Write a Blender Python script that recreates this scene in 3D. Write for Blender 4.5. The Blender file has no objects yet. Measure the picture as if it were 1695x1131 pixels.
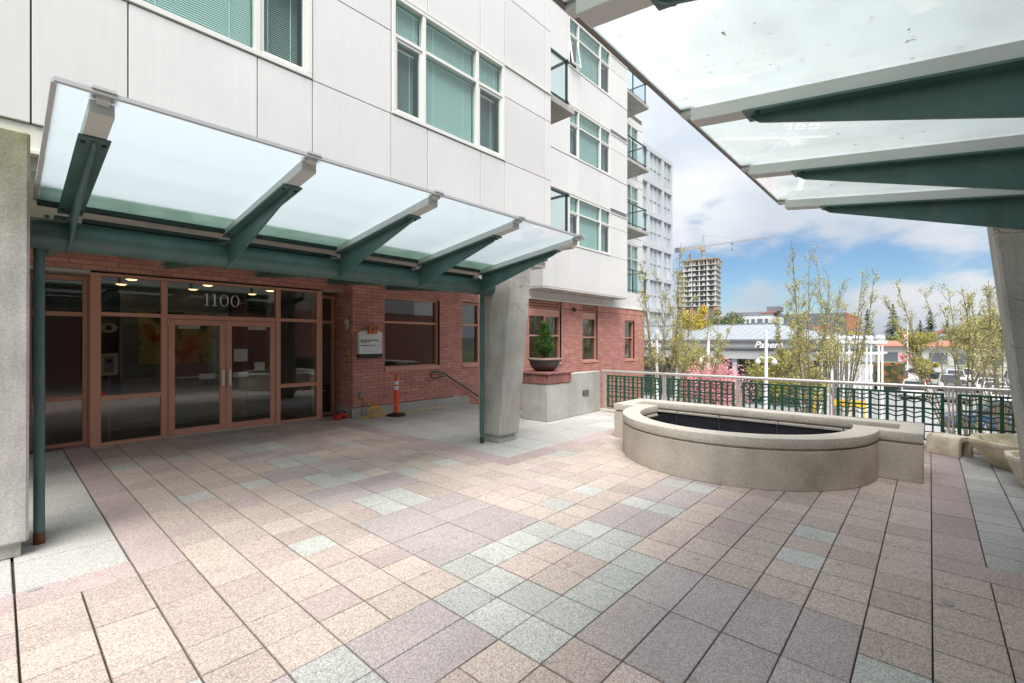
import bpy, bmesh, math, random
from mathutils import Vector, Matrix, noise as mnoise
R = math.radians
random.seed(11)
C = bpy.context.scene.collection
SC = bpy.context.scene

# ------------------------------------------------------------------ camera
EYE = 1.71
cam_d = bpy.data.cameras.new('camera')
cam = bpy.data.objects.new('camera', cam_d)
C.objects.link(cam)
cam.location = (0, 0, EYE)
cam.rotation_euler = (R(90), 0, R(42.03 - 90))
cam_d.sensor_width = 36.0
cam_d.lens = 36.0 * 767.3 / 1695
cam_d.clip_start = 0.05
cam_d.clip_end = 3000
SC.camera = cam

# ------------------------------------------------------------------ world (sky with broken cloud), sun, exposure
SUN_EL, SUN_AZ = 60.0, 220.0          # degrees; azimuth measured from +X towards +Y (where the sun stands)
world = bpy.data.worlds.new('World')
SC.world = world
world.use_nodes = True
wn, wl = world.node_tree.nodes, world.node_tree.links
wn.clear()
def WN(t, **kw):
    n = wn.new(t)
    for k, v in kw.items():
        setattr(n, k, v)
    return n
w_out = WN('ShaderNodeOutputWorld')
w_bg = WN('ShaderNodeBackground')
w_bg.inputs[1].default_value = 0.10
sky = WN('ShaderNodeTexSky', sky_type='NISHITA')
sky.sun_disc = False
sky.sun_elevation = R(SUN_EL)
sky.sun_rotation = R(90 - SUN_AZ)
sky.air_density = 1.0
sky.dust_density = 0.6
sky.ozone_density = 2.2
tc = WN('ShaderNodeTexCoord')
mp = WN('ShaderNodeMapping')
mp.inputs['Scale'].default_value = (1.0, 1.0, 2.1)
mp.inputs['Location'].default_value = (3.1, 1.7, 0.35)
wl.new(tc.outputs['Generated'], mp.inputs['Vector'])
n1 = WN('ShaderNodeTexNoise')
n1.inputs['Scale'].default_value = 4.2
n1.inputs['Detail'].default_value = 9
n1.inputs['Roughness'].default_value = 0.52
wl.new(mp.outputs[0], n1.inputs['Vector'])
# one gap in the cloud low in the east, with ragged edges from the noise
gap = WN('ShaderNodeVectorMath', operation='DISTANCE')
gd = Vector((0.9650, 0.155, 0.150)).normalized()
gmp = WN('ShaderNodeMapping')
gmp.inputs['Scale'].default_value = (1, 1, 2.0)
wl.new(tc.outputs['Generated'], gmp.inputs['Vector'])
wl.new(gmp.outputs[0], gap.inputs[0])
gap.inputs[1].default_value = (gd.x, gd.y, gd.z * 2.0)
gr = WN('ShaderNodeMapRange')
gr.inputs['From Min'].default_value = 0.05
gr.inputs['From Max'].default_value = 0.40
gr.inputs['To Min'].default_value = -0.13
gr.inputs['To Max'].default_value = 0.19
wl.new(gap.outputs['Value'], gr.inputs['Value'])
ad = WN('ShaderNodeMath', operation='ADD')
wl.new(n1.outputs['Fac'], ad.inputs[0])
wl.new(gr.outputs[0], ad.inputs[1])
rmp = WN('ShaderNodeMapRange', interpolation_type='SMOOTHSTEP')
rmp.inputs['From Min'].default_value = 0.38
rmp.inputs['From Max'].default_value = 0.55
wl.new(ad.outputs[0], rmp.inputs['Value'])
# cloud tone: soft grey undersides to white
n2 = WN('ShaderNodeTexNoise')
n2.inputs['Scale'].default_value = 3.4
n2.inputs['Detail'].default_value = 6
wl.new(mp.outputs[0], n2.inputs['Vector'])
ccol = WN('ShaderNodeMix', data_type='RGBA')
ccol.inputs[6].default_value = (1.62, 1.78, 2.0, 1)
ccol.inputs[7].default_value = (2.25, 2.32, 2.42, 1)
cr2 = WN('ShaderNodeMapRange')
cr2.inputs['From Min'].default_value = 0.38
cr2.inputs['From Max'].default_value = 0.64
wl.new(n2.outputs['Fac'], cr2.inputs['Value'])
wl.new(cr2.outputs[0], ccol.inputs[0])
skyb = WN('ShaderNodeMix', data_type='RGBA', blend_type='MULTIPLY')
skyb.inputs[0].default_value = 1.0
skyb.inputs[7].default_value = (0.235, 0.285, 0.325, 1)
wl.new(sky.outputs[0], skyb.inputs[6])
mixc = WN('ShaderNodeMix', data_type='RGBA')
wl.new(rmp.outputs[0], mixc.inputs[0])
wl.new(skyb.outputs[2], mixc.inputs[6])
sx_ = WN('ShaderNodeSeparateXYZ')
wl.new(tc.outputs['Generated'], sx_.inputs[0])
zr = WN('ShaderNodeMapRange')
zr.inputs['From Min'].default_value = 0.0
zr.inputs['From Max'].default_value = 1.0
zr.inputs['To Min'].default_value = 0.82
zr.inputs['To Max'].default_value = 1.75
wl.new(sx_.outputs['Z'], zr.inputs['Value'])
csc = WN('ShaderNodeVectorMath', operation='SCALE')
wl.new(ccol.outputs[2], csc.inputs[0])
wl.new(zr.outputs[0], csc.inputs['Scale'])
wl.new(csc.outputs[0], mixc.inputs[7])
wl.new(mixc.outputs[2], w_bg.inputs[0])
wl.new(w_bg.outputs[0], w_out.inputs[0])

sun_d = bpy.data.lights.new('sun', 'SUN')
sun_d.energy = 1.5
sun_d.angle = R(38)
sun_d.color = (1.0, 0.965, 0.92)
sun = bpy.data.objects.new('sun', sun_d)
C.objects.link(sun)
sun.rotation_euler = (R(90 - SUN_EL), 0, R(SUN_AZ + 90))

SC.view_settings.view_transform = 'Standard'
SC.view_settings.look = 'None'
SC.view_settings.gamma = 1.0
SC.view_settings.use_curve_mapping = False
SC.view_settings.exposure = 2.0
SC.render.engine = 'CYCLES'
SC.cycles.max_bounces = 8
SC.cycles.transparent_max_bounces = 24
SC.cycles.caustics_reflective = False
SC.cycles.caustics_refractive = False
SC.cycles.use_denoising = True

# ------------------------------------------------------------------ materials
MATS = {}
def new_mat(name):
    m = bpy.data.materials.new(name)
    m.use_nodes = True
    m.node_tree.nodes.clear()
    MATS[name] = m
    return m, m.node_tree.nodes, m.node_tree.links

def surf(name, col, rough=0.6, metal=0.0, var=0.10, vs=1.3, speck=0.0, ss=120.0, rnd=0.0, bump=0.0, bs=80.0,
         streak=0.0, stain=0.0, stain_col=None, stain_scale=0.8, spec=0.5, trans=None, hue=0.0, coat=0.0, cracks=0.0, moss=None, grime=0.0):
    """Principled surface: base colour with large blotches, fine speckle, per-piece variation, vertical streaks, stains and relief."""
    m, N, L = new_mat(name)
    out = N.new('ShaderNodeOutputMaterial')
    p = N.new('ShaderNodeBsdfPrincipled')
    p.inputs['Roughness'].default_value = rough
    p.inputs['Metallic'].default_value = metal
    p.inputs['Specular IOR Level'].default_value = spec
    if coat:
        p.inputs['Coat Weight'].default_value = coat
    L.new(p.outputs[0], out.inputs[0])
    geo = N.new('ShaderNodeNewGeometry')
    cur = None
    def mult(val_socket, lo, hi, frm=(0.3, 0.7)):
        nonlocal cur
        r = N.new('ShaderNodeMapRange')
        r.inputs['From Min'].default_value, r.inputs['From Max'].default_value = frm
        r.inputs['To Min'].default_value, r.inputs['To Max'].default_value = lo, hi
        L.new(val_socket, r.inputs['Value'])
        if cur is None:
            cur = r.outputs[0]
        else:
            mm = N.new('ShaderNodeMath')
            mm.operation = 'MULTIPLY'
            L.new(cur, mm.inputs[0])
            L.new(r.outputs[0], mm.inputs[1])
            cur = mm.outputs[0]
    def noise(scale, detail=4, scl=None):
        t = N.new('ShaderNodeTexNoise')
        t.inputs['Scale'].default_value = scale
        t.inputs['Detail'].default_value = detail
        if scl:
            q = N.new('ShaderNodeMapping')
            q.inputs['Scale'].default_value = scl
            L.new(geo.outputs['Position'], q.inputs['Vector'])
            L.new(q.outputs[0], t.inputs['Vector'])
        else:
            L.new(geo.outputs['Position'], t.inputs['Vector'])
        return t
    if var:
        mult(noise(vs, 6).outputs['Fac'], 1 - var, 1 + var)
    if speck:
        vo_ = N.new('ShaderNodeTexVoronoi')
        vo_.inputs['Scale'].default_value = ss
        L.new(geo.outputs['Position'], vo_.inputs['Vector'])
        sc_ = N.new('ShaderNodeSeparateColor')
        L.new(vo_.outputs['Color'], sc_.inputs[0])
        mult(sc_.outputs[0], 1 - speck, 1 + speck, (0.0, 1.0))
    if streak:
        mult(noise(3.0, 5, (6, 6, 0.35)).outputs['Fac'], 1 - streak, 1 + streak * 0.4)
    rs = None
    if rnd or hue:
        oi = N.new('ShaderNodeObjectInfo')
        a = N.new('ShaderNodeMath')
        a.operation = 'ADD'
        L.new(oi.outputs['Random'], a.inputs[0])
        L.new(geo.outputs['Random Per Island'], a.inputs[1])
        fr = N.new('ShaderNodeMath')
        fr.operation = 'FRACT'
        L.new(a.outputs[0], fr.inputs[0])
        rs = fr.outputs[0]
        if rnd:
            mult(rs, 1 - rnd, 1 + rnd, (0, 1))
    base = N.new('ShaderNodeRGB')
    base.outputs[0].default_value = (*col, 1)
    c = base.outputs[0]
    if hue:
        hs = N.new('ShaderNodeHueSaturation')
        w = N.new('ShaderNodeTexWhiteNoise')
        w.noise_dimensions = '1D'
        L.new(rs, w.inputs['W'])
        r = N.new('ShaderNodeMapRange')
        r.inputs['To Min'].default_value = 0.5 - hue
        r.inputs['To Max'].default_value = 0.5 + hue
        L.new(w.outputs['Value'], r.inputs['Value'])
        L.new(r.outputs[0], hs.inputs['Hue'])
        L.new(c, hs.inputs['Color'])
        c = hs.outputs[0]
    if stain:
        mx = N.new('ShaderNodeMix')
        mx.data_type = 'RGBA'
        r = N.new('ShaderNodeMapRange')
        r.inputs['From Min'].default_value = 0.50
        r.inputs['From Max'].default_value = 0.72
        r.inputs['To Max'].default_value = stain
        L.new(noise(stain_scale, 8).outputs['Fac'], r.inputs['Value'])
        L.new(r.outputs[0], mx.inputs[0])
        L.new(c, mx.inputs[6])
        mx.inputs[7].default_value = (*(stain_col or [k * 0.5 for k in col]), 1)
        c = mx.outputs[2]
    if grime:                                   # scattered dark spots and scuffs
        r = N.new('ShaderNodeMapRange')
        r.inputs['From Min'].default_value = 0.64
        r.inputs['From Max'].default_value = 0.72
        r.inputs['To Max'].default_value = grime
        L.new(noise(7.0, 5).outputs['Fac'], r.inputs['Value'])
        mx = N.new('ShaderNodeMix')
        mx.data_type = 'RGBA'
        L.new(r.outputs[0], mx.inputs[0])
        L.new(c, mx.inputs[6])
        mx.inputs[7].default_value = (*[k * .45 for k in col], 1)
        c = mx.outputs[2]
    if cracks:                                  # hairline cracks: warped Voronoi cell edges, broken up by noise
        wv = N.new('ShaderNodeVectorMath')
        wv.operation = 'MULTIPLY_ADD'
        wn_ = noise(2.2, 4)
        L.new(wn_.outputs['Color'], wv.inputs[0])
        wv.inputs[1].default_value = (.55, .55, .55)
        L.new(geo.outputs['Position'], wv.inputs[2])
        vo = N.new('ShaderNodeTexVoronoi')
        vo.feature = 'DISTANCE_TO_EDGE'
        vo.inputs['Scale'].default_value = 1.9
        L.new(wv.outputs[0], vo.inputs['Vector'])
        r = N.new('ShaderNodeMapRange')
        r.inputs['From Min'].default_value = 0.0
        r.inputs['From Max'].default_value = 0.014
        r.inputs['To Min'].default_value = cracks
        r.inputs['To Max'].default_value = 0.0
        L.new(vo.outputs['Distance'], r.inputs['Value'])
        r2 = N.new('ShaderNodeMapRange')
        r2.inputs['From Min'].default_value = 0.48
        r2.inputs['From Max'].default_value = 0.60
        L.new(noise(1.1, 3).outputs['Fac'], r2.inputs['Value'])
        pm = N.new('ShaderNodeMath')
        pm.operation = 'MULTIPLY'
        L.new(r.outputs[0], pm.inputs[0])
        L.new(r2.outputs[0], pm.inputs[1])
        mx = N.new('ShaderNodeMix')
        mx.data_type = 'RGBA'
        L.new(pm.outputs[0], mx.inputs[0])
        L.new(c, mx.inputs[6])
        mx.inputs[7].default_value = (.07, .065, .05, 1)
        c = mx.outputs[2]
    if moss:                                    # algae on the damp top: (height where it starts, height where it is full, strength)
        sp_ = N.new('ShaderNodeSeparateXYZ')
        L.new(geo.outputs['Position'], sp_.inputs[0])
        am = N.new('ShaderNodeMath')
        am.operation = 'MULTIPLY_ADD'
        L.new(noise(3.5, 6).outputs['Fac'], am.inputs[0])
        am.inputs[1].default_value = 1.5
        L.new(sp_.outputs['Z'], am.inputs[2])
        r = N.new('ShaderNodeMapRange')
        r.inputs['From Min'].default_value = moss[0] + .75
        r.inputs['From Max'].default_value = moss[1] + .75
        r.inputs['To Max'].default_value = moss[2]
        L.new(am.outputs[0], r.inputs['Value'])
        mx = N.new('ShaderNodeMix')
        mx.data_type = 'RGBA'
        L.new(r.outputs[0], mx.inputs[0])
        L.new(c, mx.inputs[6])
        mx.inputs[7].default_value = (.20, .19, .075, 1)
        c = mx.outputs[2]
    if cur is not None:
        vm = N.new('ShaderNodeVectorMath')
        vm.operation = 'SCALE'
        L.new(c, vm.inputs[0])
        L.new(cur, vm.inputs['Scale'])
        c = vm.outputs[0]
    L.new(c, p.inputs['Base Color'])
    if bump:
        b = N.new('ShaderNodeBump')
        b.inputs['Strength'].default_value = bump
        b.inputs['Distance'].default_value = 0.01
        L.new(noise(bs, 3).outputs['Fac'], b.inputs['Height'])
        L.new(b.outputs[0], p.inputs['Normal'])
    if trans:                                   # thin leaves let some light through
        tr = N.new('ShaderNodeBsdfTranslucent')
        L.new(c, tr.inputs['Color'])
        ms = N.new('ShaderNodeMixShader')
        ms.inputs[0].default_value = trans
        L.new(p.outputs[0], ms.inputs[1])
        L.new(tr.outputs[0], ms.inputs[2])
        L.new(ms.outputs[0], out.inputs[0])
    return m

def glass(name, tint=(0.8, 0.9, 0.88), ior=1.5, milky=0.0, milk=(0.8, 0.9, 0.9), spots=0.0, rough=0.0, boost=1.0):
    """Window glass: Fresnel mirror over a tinted clear pane; milky adds a frosted share."""
    m, N, L = new_mat(name)
    out = N.new('ShaderNodeOutputMaterial')
    tr = N.new('ShaderNodeBsdfTransparent')
    tr.inputs[0].default_value = (*tint, 1)
    body = tr.outputs[0]
    if milky:
        tl = N.new('ShaderNodeBsdfTranslucent')
        tl.inputs[0].default_value = (*milk, 1)
        df = N.new('ShaderNodeBsdfDiffuse')
        df.inputs[0].default_value = (*milk, 1)
        md = N.new('ShaderNodeMixShader')
        md.inputs[0].default_value = 0.16
        L.new(tl.outputs[0], md.inputs[1])
        L.new(df.outputs[0], md.inputs[2])
        mm = N.new('ShaderNodeMixShader')
        mm.inputs[0].default_value = milky
        L.new(tr.outputs[0], mm.inputs[1])
        L.new(md.outputs[0], mm.inputs[2])
        body = mm.outputs[0]
        if spots:                               # dirt specks lying on the glass
            geo = N.new('ShaderNodeNewGeometry')
            t = N.new('ShaderNodeTexNoise')
            t.inputs['Scale'].default_value = 26
            t.inputs['Detail'].default_value = 3
            L.new(geo.outputs['Position'], t.inputs['Vector'])
            t2 = N.new('ShaderNodeTexNoise')
            t2.inputs['Scale'].default_value = 3.0
            t2.inputs['Detail'].default_value = 4
            L.new(geo.outputs['Position'], t2.inputs['Vector'])
            r = N.new('ShaderNodeMapRange')
            r.inputs['From Min'].default_value = 0.685
            r.inputs['From Max'].default_value = 0.74
            r.inputs['To Max'].default_value = spots
            L.new(t.outputs['Fac'], r.inputs['Value'])
            r2 = N.new('ShaderNodeMapRange')
            r2.inputs['From Min'].default_value = 0.45
            r2.inputs['From Max'].default_value = 0.8
            r2.inputs['To Max'].default_value = spots * 0.12
            L.new(t2.outputs['Fac'], r2.inputs['Value'])
            ad2 = N.new('ShaderNodeMath')
            ad2.operation = 'MAXIMUM'
            L.new(r.outputs[0], ad2.inputs[0])
            L.new(r2.outputs[0], ad2.inputs[1])
            dd = N.new('ShaderNodeBsdfDiffuse')
            dd.inputs[0].default_value = (0.30, 0.31, 0.27, 1)
            m3 = N.new('ShaderNodeMixShader')
            L.new(ad2.outputs[0], m3.inputs[0])
            L.new(body, m3.inputs[1])
            L.new(dd.outputs[0], m3.inputs[2])
            body = m3.outputs[0]
    gl = N.new('ShaderNodeBsdfGlossy')
    gl.inputs['Roughness'].default_value = rough
    fr = N.new('ShaderNodeFresnel')
    fr.inputs[0].default_value = ior
    ms = N.new('ShaderNodeMixShader')
    k = N.new('ShaderNodeMath')
    k.operation = 'MULTIPLY'
    k.use_clamp = True
    bf = N.new('ShaderNodeNewGeometry')
    inv = N.new('ShaderNodeMath')                # only the entry face mirrors: the pane does not bend rays
    inv.operation = 'MULTIPLY_ADD'
    inv.inputs[1].default_value = -boost
    inv.inputs[2].default_value = boost
    L.new(bf.outputs['Backfacing'], inv.inputs[0])
    L.new(inv.outputs[0], k.inputs[1])
    L.new(fr.outputs[0], k.inputs[0])
    L.new(k.outputs[0], ms.inputs[0])
    L.new(body, ms.inputs[1])
    L.new(gl.outputs[0], ms.inputs[2])
    L.new(ms.outputs[0], out.inputs[0])
    return m

def emit(name, col, s):
    m, N, L = new_mat(name)
    out = N.new('ShaderNodeOutputMaterial')
    e = N.new('ShaderNodeEmission')
    e.inputs[0].default_value = (*col, 1)
    e.inputs[1].default_value = s
    L.new(e.outputs[0], out.inputs[0])
    return m

# pavers
PAVER = dict(
    tan=surf('paver_tan', (0.45, 0.372, 0.328), 0.85, var=0.10, vs=0.9, speck=0.38, ss=150, rnd=0.11, hue=0.006, bump=0.15, bs=150, stain=0.35, stain_col=(0.32, 0.262, 0.232), stain_scale=0.9, grime=0.5),
    pink=surf('paver_pink', (0.41, 0.325, 0.312), 0.85, var=0.08, speck=0.32, ss=150, rnd=0.10, bump=0.15, bs=150, stain=0.3, stain_scale=0.9, stain_col=(0.33, 0.235, 0.22), grime=0.3),
    gray=surf('paver_gray', (0.43, 0.42, 0.395), 0.85, var=0.12, vs=0.7, speck=0.30, ss=150, rnd=0.09, bump=0.15, bs=150, stain=0.4, stain_col=(0.29, 0.28, 0.25), stain_scale=0.7, grime=0.3),
    purple=surf('paver_purple', (0.385, 0.335, 0.325), 0.85, var=0.08, speck=0.34, ss=150, rnd=0.10, bump=0.15, bs=150, stain=0.3, stain_scale=0.9, stain_col=(0.28, 0.24, 0.23), grime=0.3),
    green=surf('paver_green', (0.425, 0.425, 0.395), 0.85, var=0.08, speck=0.38, ss=150, rnd=0.09, bump=0.15, bs=150, stain=0.3, stain_scale=0.9, stain_col=(0.34, 0.335, 0.31), grime=0.3))
M = dict(
    joint=surf('paver_joint', (0.075, 0.062, 0.054), 0.95, var=0.2),
    conc=surf('concrete', (0.42, 0.415, 0.385), 0.9, var=0.14, vs=1.6, speck=0.16, ss=130, bump=0.35, bs=45, streak=0.09, stain=0.45, stain_col=(0.22, 0.215, 0.17), stain_scale=1.5),
    conc_p=surf('pillar_concrete', (0.45, 0.445, 0.42), 0.9, var=0.16, vs=1.8, speck=0.16, ss=130, bump=0.2, bs=40, streak=0.12, stain=0.5, stain_col=(0.30, 0.285, 0.22), stain_scale=1.6, cracks=.75),
    conc_m=surf('mossy_pillar_concrete', (0.47, 0.465, 0.44), 0.9, var=0.16, vs=2.2, speck=0.16, ss=130, bump=0.2, bs=40, streak=0.14, stain=0.4, stain_col=(0.30, 0.285, 0.22), stain_scale=1.6, cracks=.5, moss=(2.5, 3.3, .85)),
    conc_f=surf('fountain_concrete', (0.49, 0.44, 0.375), 0.9, var=0.16, vs=2.2, speck=0.16, ss=110, bump=0.5, bs=70, stain=0.5, stain_col=(0.27, 0.235, 0.18), stain_scale=1.8, cracks=.3),
    conc_cap=surf('coping_concrete', (0.50, 0.46, 0.40), 0.9, var=0.12, vs=3, speck=0.22, ss=120, bump=0.5, bs=90, stain=0.3, stain_col=(0.26, 0.24, 0.19), stain_scale=3),
    conc_d=surf('soffit_concrete', (0.56, 0.54, 0.51), 0.9, var=0.15, vs=2, bump=0.2),
    panel=surf('cladding_panel', (0.705, 0.695, 0.688), 0.55, var=0.035, vs=0.9, rnd=0.035, streak=0.035),
    trim=surf('cream_trim', (0.72, 0.71, 0.64), 0.5, var=0.05),
    panel_back=surf('panel_joint', (0.17, 0.14, 0.12), 0.9),
    frame_w=surf('window_frame_cream', (0.76, 0.745, 0.715), 0.4, var=0.03),
    frame_t=surf('storefront_frame', (0.58, 0.29, 0.215), 0.42, var=0.06),
    teal=surf('teal_steel', (0.068, 0.140, 0.134), 0.42, var=0.16, vs=4, stain=0.4, stain_col=(0.10, 0.13, 0.11), stain_scale=5, streak=0.10),
    pale_green=surf('pale_green_tube', (0.20, 0.33, 0.24), 0.5, var=0.25, vs=5, stain=0.5, stain_col=(0.22, 0.26, 0.10), stain_scale=6),
    teal_d=surf('dark_steel', (0.022, 0.048, 0.048), 0.45, var=0.1),
    silver=surf('anodised_aluminium', (0.58, 0.60, 0.59), 0.45, metal=0.15, var=0.05),
    steel=surf('stainless', (0.62, 0.59, 0.56), 0.35, metal=0.6, var=0.05),
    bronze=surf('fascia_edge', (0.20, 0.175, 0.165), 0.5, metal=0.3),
    green=surf('railing_green', (0.010, 0.066, 0.040), 0.4, var=0.08),
    brick=surf('brick_red', (0.53, 0.245, 0.205), 0.85, var=0.10, vs=4, speck=0.14, ss=120, rnd=0.14, hue=0.010, bump=0.3, bs=90),
    mortar=surf('mortar', (0.24, 0.145, 0.125), 0.95, var=0.15),
    blind=surf('blind_white', (0.82, 0.83, 0.80), 0.6, var=0.02),
    dark=surf('dark_interior', (0.05, 0.05, 0.05), 0.8),
    lob_wall=surf('lobby_wall', (0.24, 0.245, 0.23), 0.7, var=0.05),
    lob_red=surf('lobby_red_wall', (0.20, 0.10, 0.085), 0.7),
    lob_col=surf('lobby_column', (0.34, 0.34, 0.32), 0.6),
    lob_floor=surf('lobby_floor', (0.07, 0.065, 0.06), 0.3, var=0.1),
    lob_ceil=surf('lobby_ceiling', (0.45, 0.43, 0.40), 0.8),
    liner=surf('black_liner', (0.012, 0.012, 0.018), 0.55, var=0.3, vs=4, bump=0.6, bs=9),
    black=surf('black_plastic', (0.012, 0.012, 0.013), 0.5),
    orange=surf('safety_orange', (0.85, 0.085, 0.018), 0.45, var=0.05),
    white_band=surf('reflective_band', (0.78, 0.78, 0.80), 0.3),
    white=surf('white_paint', (0.80, 0.80, 0.80), 0.4, var=0.03),
    sign_white=surf('sign_face', (0.74, 0.78, 0.82), 0.35, var=0.02),
    ink=surf('sign_ink', (0.03, 0.03, 0.035), 0.6),
    ink_g=surf('sign_ink_gray', (0.35, 0.36, 0.38), 0.6),
    copper=surf('copper_cube', (0.60, 0.19, 0.06), 0.35, metal=0.3, var=0.25, vs=16),
    red=surf('red_plastic', (0.55, 0.02, 0.012), 0.35),
    yellow=surf('yellow_cord', (0.80, 0.50, 0.05), 0.5),
    brown=surf('brown_cord', (0.10, 0.05, 0.03), 0.6),
    glaze=surf('bowl_glaze', (0.052, 0.040, 0.038), 0.3, var=0.25, vs=9),
    glaze_rim=surf('bowl_rim', (0.30, 0.20, 0.165), 0.5, var=0.2, vs=8),
    soil=surf('potting_soil', (0.07, 0.05, 0.035), 0.95, bump=1.0, bs=50),
    stone=surf('cast_stone', (0.74, 0.66, 0.52), 0.85, var=0.16, vs=6, speck=0.12, ss=90, bump=0.3, bs=60, stain=0.5, stain_col=(0.30, 0.24, 0.13), stain_scale=5),
    stone_m=surf('mossy_stone', (0.64, 0.57, 0.44), 0.9, var=0.2, vs=6, speck=0.15, ss=80, bump=0.4, bs=60, stain=0.8, stain_col=(0.36, 0.33, 0.11), stain_scale=3.5),
    cap_brick=surf('cap_brick', (0.27, 0.115, 0.105), 0.7, var=0.1, rnd=0.15),
    rust=surf('rusted_steel', (0.13, 0.045, 0.022), 0.8, var=0.4, vs=30),
    plaque=surf('brass_plaque', (0.50, 0.42, 0.20), 0.4, metal=0.3),
    lamp_glass=surf('lamp_shell', (0.60, 0.55, 0.44), 0.4),
    asphalt=surf('worn_asphalt', (0.30, 0.30, 0.30), 0.9, var=0.12, vs=0.25, speck=0.1, ss=14, stain=0.4, stain_col=(0.19, 0.19, 0.19), stain_scale=0.2),
    paint=surf('road_paint', (0.72, 0.72, 0.70), 0.7),
    land=surf('land', (0.09, 0.12, 0.05), 0.95, var=0.4, vs=0.02, stain=0.6, stain_col=(0.16, 0.15, 0.12), stain_scale=0.03),
    hill=surf('wooded_hill', (0.075, 0.115, 0.075), 0.95, var=0.45, vs=0.06, bump=1, bs=0.2),
    metal_roof=surf('standing_seam_roof', (0.31, 0.34, 0.37), 0.4, metal=0.25, var=0.06, vs=0.4),
    fascia_l=surf('fascia_grey', (0.44, 0.45, 0.46), 0.6, var=0.05),
    roof_d=surf('gutter_dark', (0.17, 0.18, 0.20), 0.5),
    greywall=surf('grey_wall', (0.30, 0.29, 0.28), 0.8, var=0.06),
    bark=surf('bark', (0.20, 0.175, 0.12), 0.9, var=0.3, vs=6),
    leaf_y=surf('leaf_yellowgreen', (0.40, 0.37, 0.10), 0.6, rnd=0.35, hue=0.03, trans=0.35, var=0.15),
    leaf_s=surf('leaf_spring', (0.46, 0.435, 0.17), 0.6, rnd=0.35, hue=0.03, trans=0.3, var=0.15),
    leaf_g=surf('leaf_green', (0.13, 0.18, 0.06), 0.6, rnd=0.4, hue=0.03, trans=0.3, var=0.2),
    leaf_o=surf('leaf_gold', (0.55, 0.44, 0.08), 0.6, rnd=0.3, hue=0.02, trans=0.35),
    leaf_shrub=surf('leaf_arborvitae', (0.045, 0.125, 0.012), 0.6, rnd=0.5, hue=0.035, trans=0.25),
    blossom=surf('blossom_pink', (0.85, 0.42, 0.48), 0.6, rnd=0.25, hue=0.015, trans=0.3),
    needle=surf('needles', (0.065, 0.10, 0.07), 0.7, rnd=0.4, var=0.2),
    tower_w=surf('tower_white', (0.50, 0.52, 0.55), 0.5, var=0.03),
    tower_slab=surf('raw_concrete', (0.60, 0.58, 0.58), 0.9, var=0.06, vs=0.1),
    tower_in=surf('raw_interior', (0.20, 0.20, 0.25), 0.9, var=0.5, vs=0.25),
    tower_or=surf('terracotta_panel', (0.52, 0.22, 0.12), 0.8),
    timber=surf('formwork_timber', (0.46, 0.36, 0.25), 0.9, var=0.3, vs=0.5),
    crane_y=surf('crane_yellow', (0.46, 0.36, 0.26), 0.6),
    crane_g=surf('crane_grey', (0.34, 0.34, 0.36), 0.6),
    or_block=surf('orange_cladding', (0.45, 0.15, 0.085), 0.8, var=0.05),
    gr_block=surf('grey_cladding', (0.17, 0.175, 0.20), 0.8, var=0.08, vs=0.2),
    wh_block=surf('white_cladding', (0.66, 0.68, 0.70), 0.8),
    far_win=surf('far_window', (0.15, 0.17, 0.20), 0.15, spec=0.8),
    redroof=surf('red_roof', (0.42, 0.16, 0.12), 0.8, var=0.1, vs=0.2),
    tyre=surf('tyre', (0.02, 0.02, 0.02), 0.9),
    carglass=surf('car_glass', (0.02, 0.025, 0.03), 0.08, spec=0.9),
    tail=surf('tail_lamp', (0.45, 0.012, 0.012), 0.25),
    head=surf('head_lamp', (0.75, 0.78, 0.80), 0.15),
    amber=surf('amber_lamp', (0.9, 0.22, 0.03), 0.4),
    ylw=surf('yellow_paint', (0.80, 0.50, 0.02), 0.5),
)
G = dict(
    canopy=glass('frosted_canopy_glass', (0.78, 0.84, 0.865), 1.5, milky=0.70, milk=(0.705, 0.75, 0.775), boost=1.7),
    canopy_d=glass('frosted_canopy_glass_dirty', (0.92, 0.95, 0.95), 1.5, milky=0.64, milk=(0.78, 0.825, 0.82), spots=0.8, boost=1.5),
    win=glass('green_window_glass', (0.84, 0.955, 0.94), 1.55, boost=1.5),
    store=glass('storefront_glass', (0.84, 0.865, 0.86), 1.52, boost=3.0),
    rail=glass('balcony_glass', (0.93, 0.98, 0.98), 1.5),
)
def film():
    m, N, L = new_mat('green_film')
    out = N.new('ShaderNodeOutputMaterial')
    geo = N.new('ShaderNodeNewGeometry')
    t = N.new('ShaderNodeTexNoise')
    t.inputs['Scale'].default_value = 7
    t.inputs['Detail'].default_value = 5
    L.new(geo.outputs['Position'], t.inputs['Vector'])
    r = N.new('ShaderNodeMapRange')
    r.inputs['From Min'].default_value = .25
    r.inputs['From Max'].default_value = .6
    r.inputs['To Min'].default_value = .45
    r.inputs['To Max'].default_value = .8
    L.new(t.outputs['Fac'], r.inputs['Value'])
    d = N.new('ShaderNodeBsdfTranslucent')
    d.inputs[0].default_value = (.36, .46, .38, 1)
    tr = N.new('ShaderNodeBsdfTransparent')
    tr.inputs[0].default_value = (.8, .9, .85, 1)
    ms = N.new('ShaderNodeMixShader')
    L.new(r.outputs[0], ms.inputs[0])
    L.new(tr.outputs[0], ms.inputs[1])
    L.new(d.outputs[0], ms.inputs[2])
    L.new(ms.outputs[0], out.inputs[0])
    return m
FILM_MAT = film()
LAMPW = emit('downlight_lens', (1.0, 0.66, 0.30), 1.0)

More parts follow.
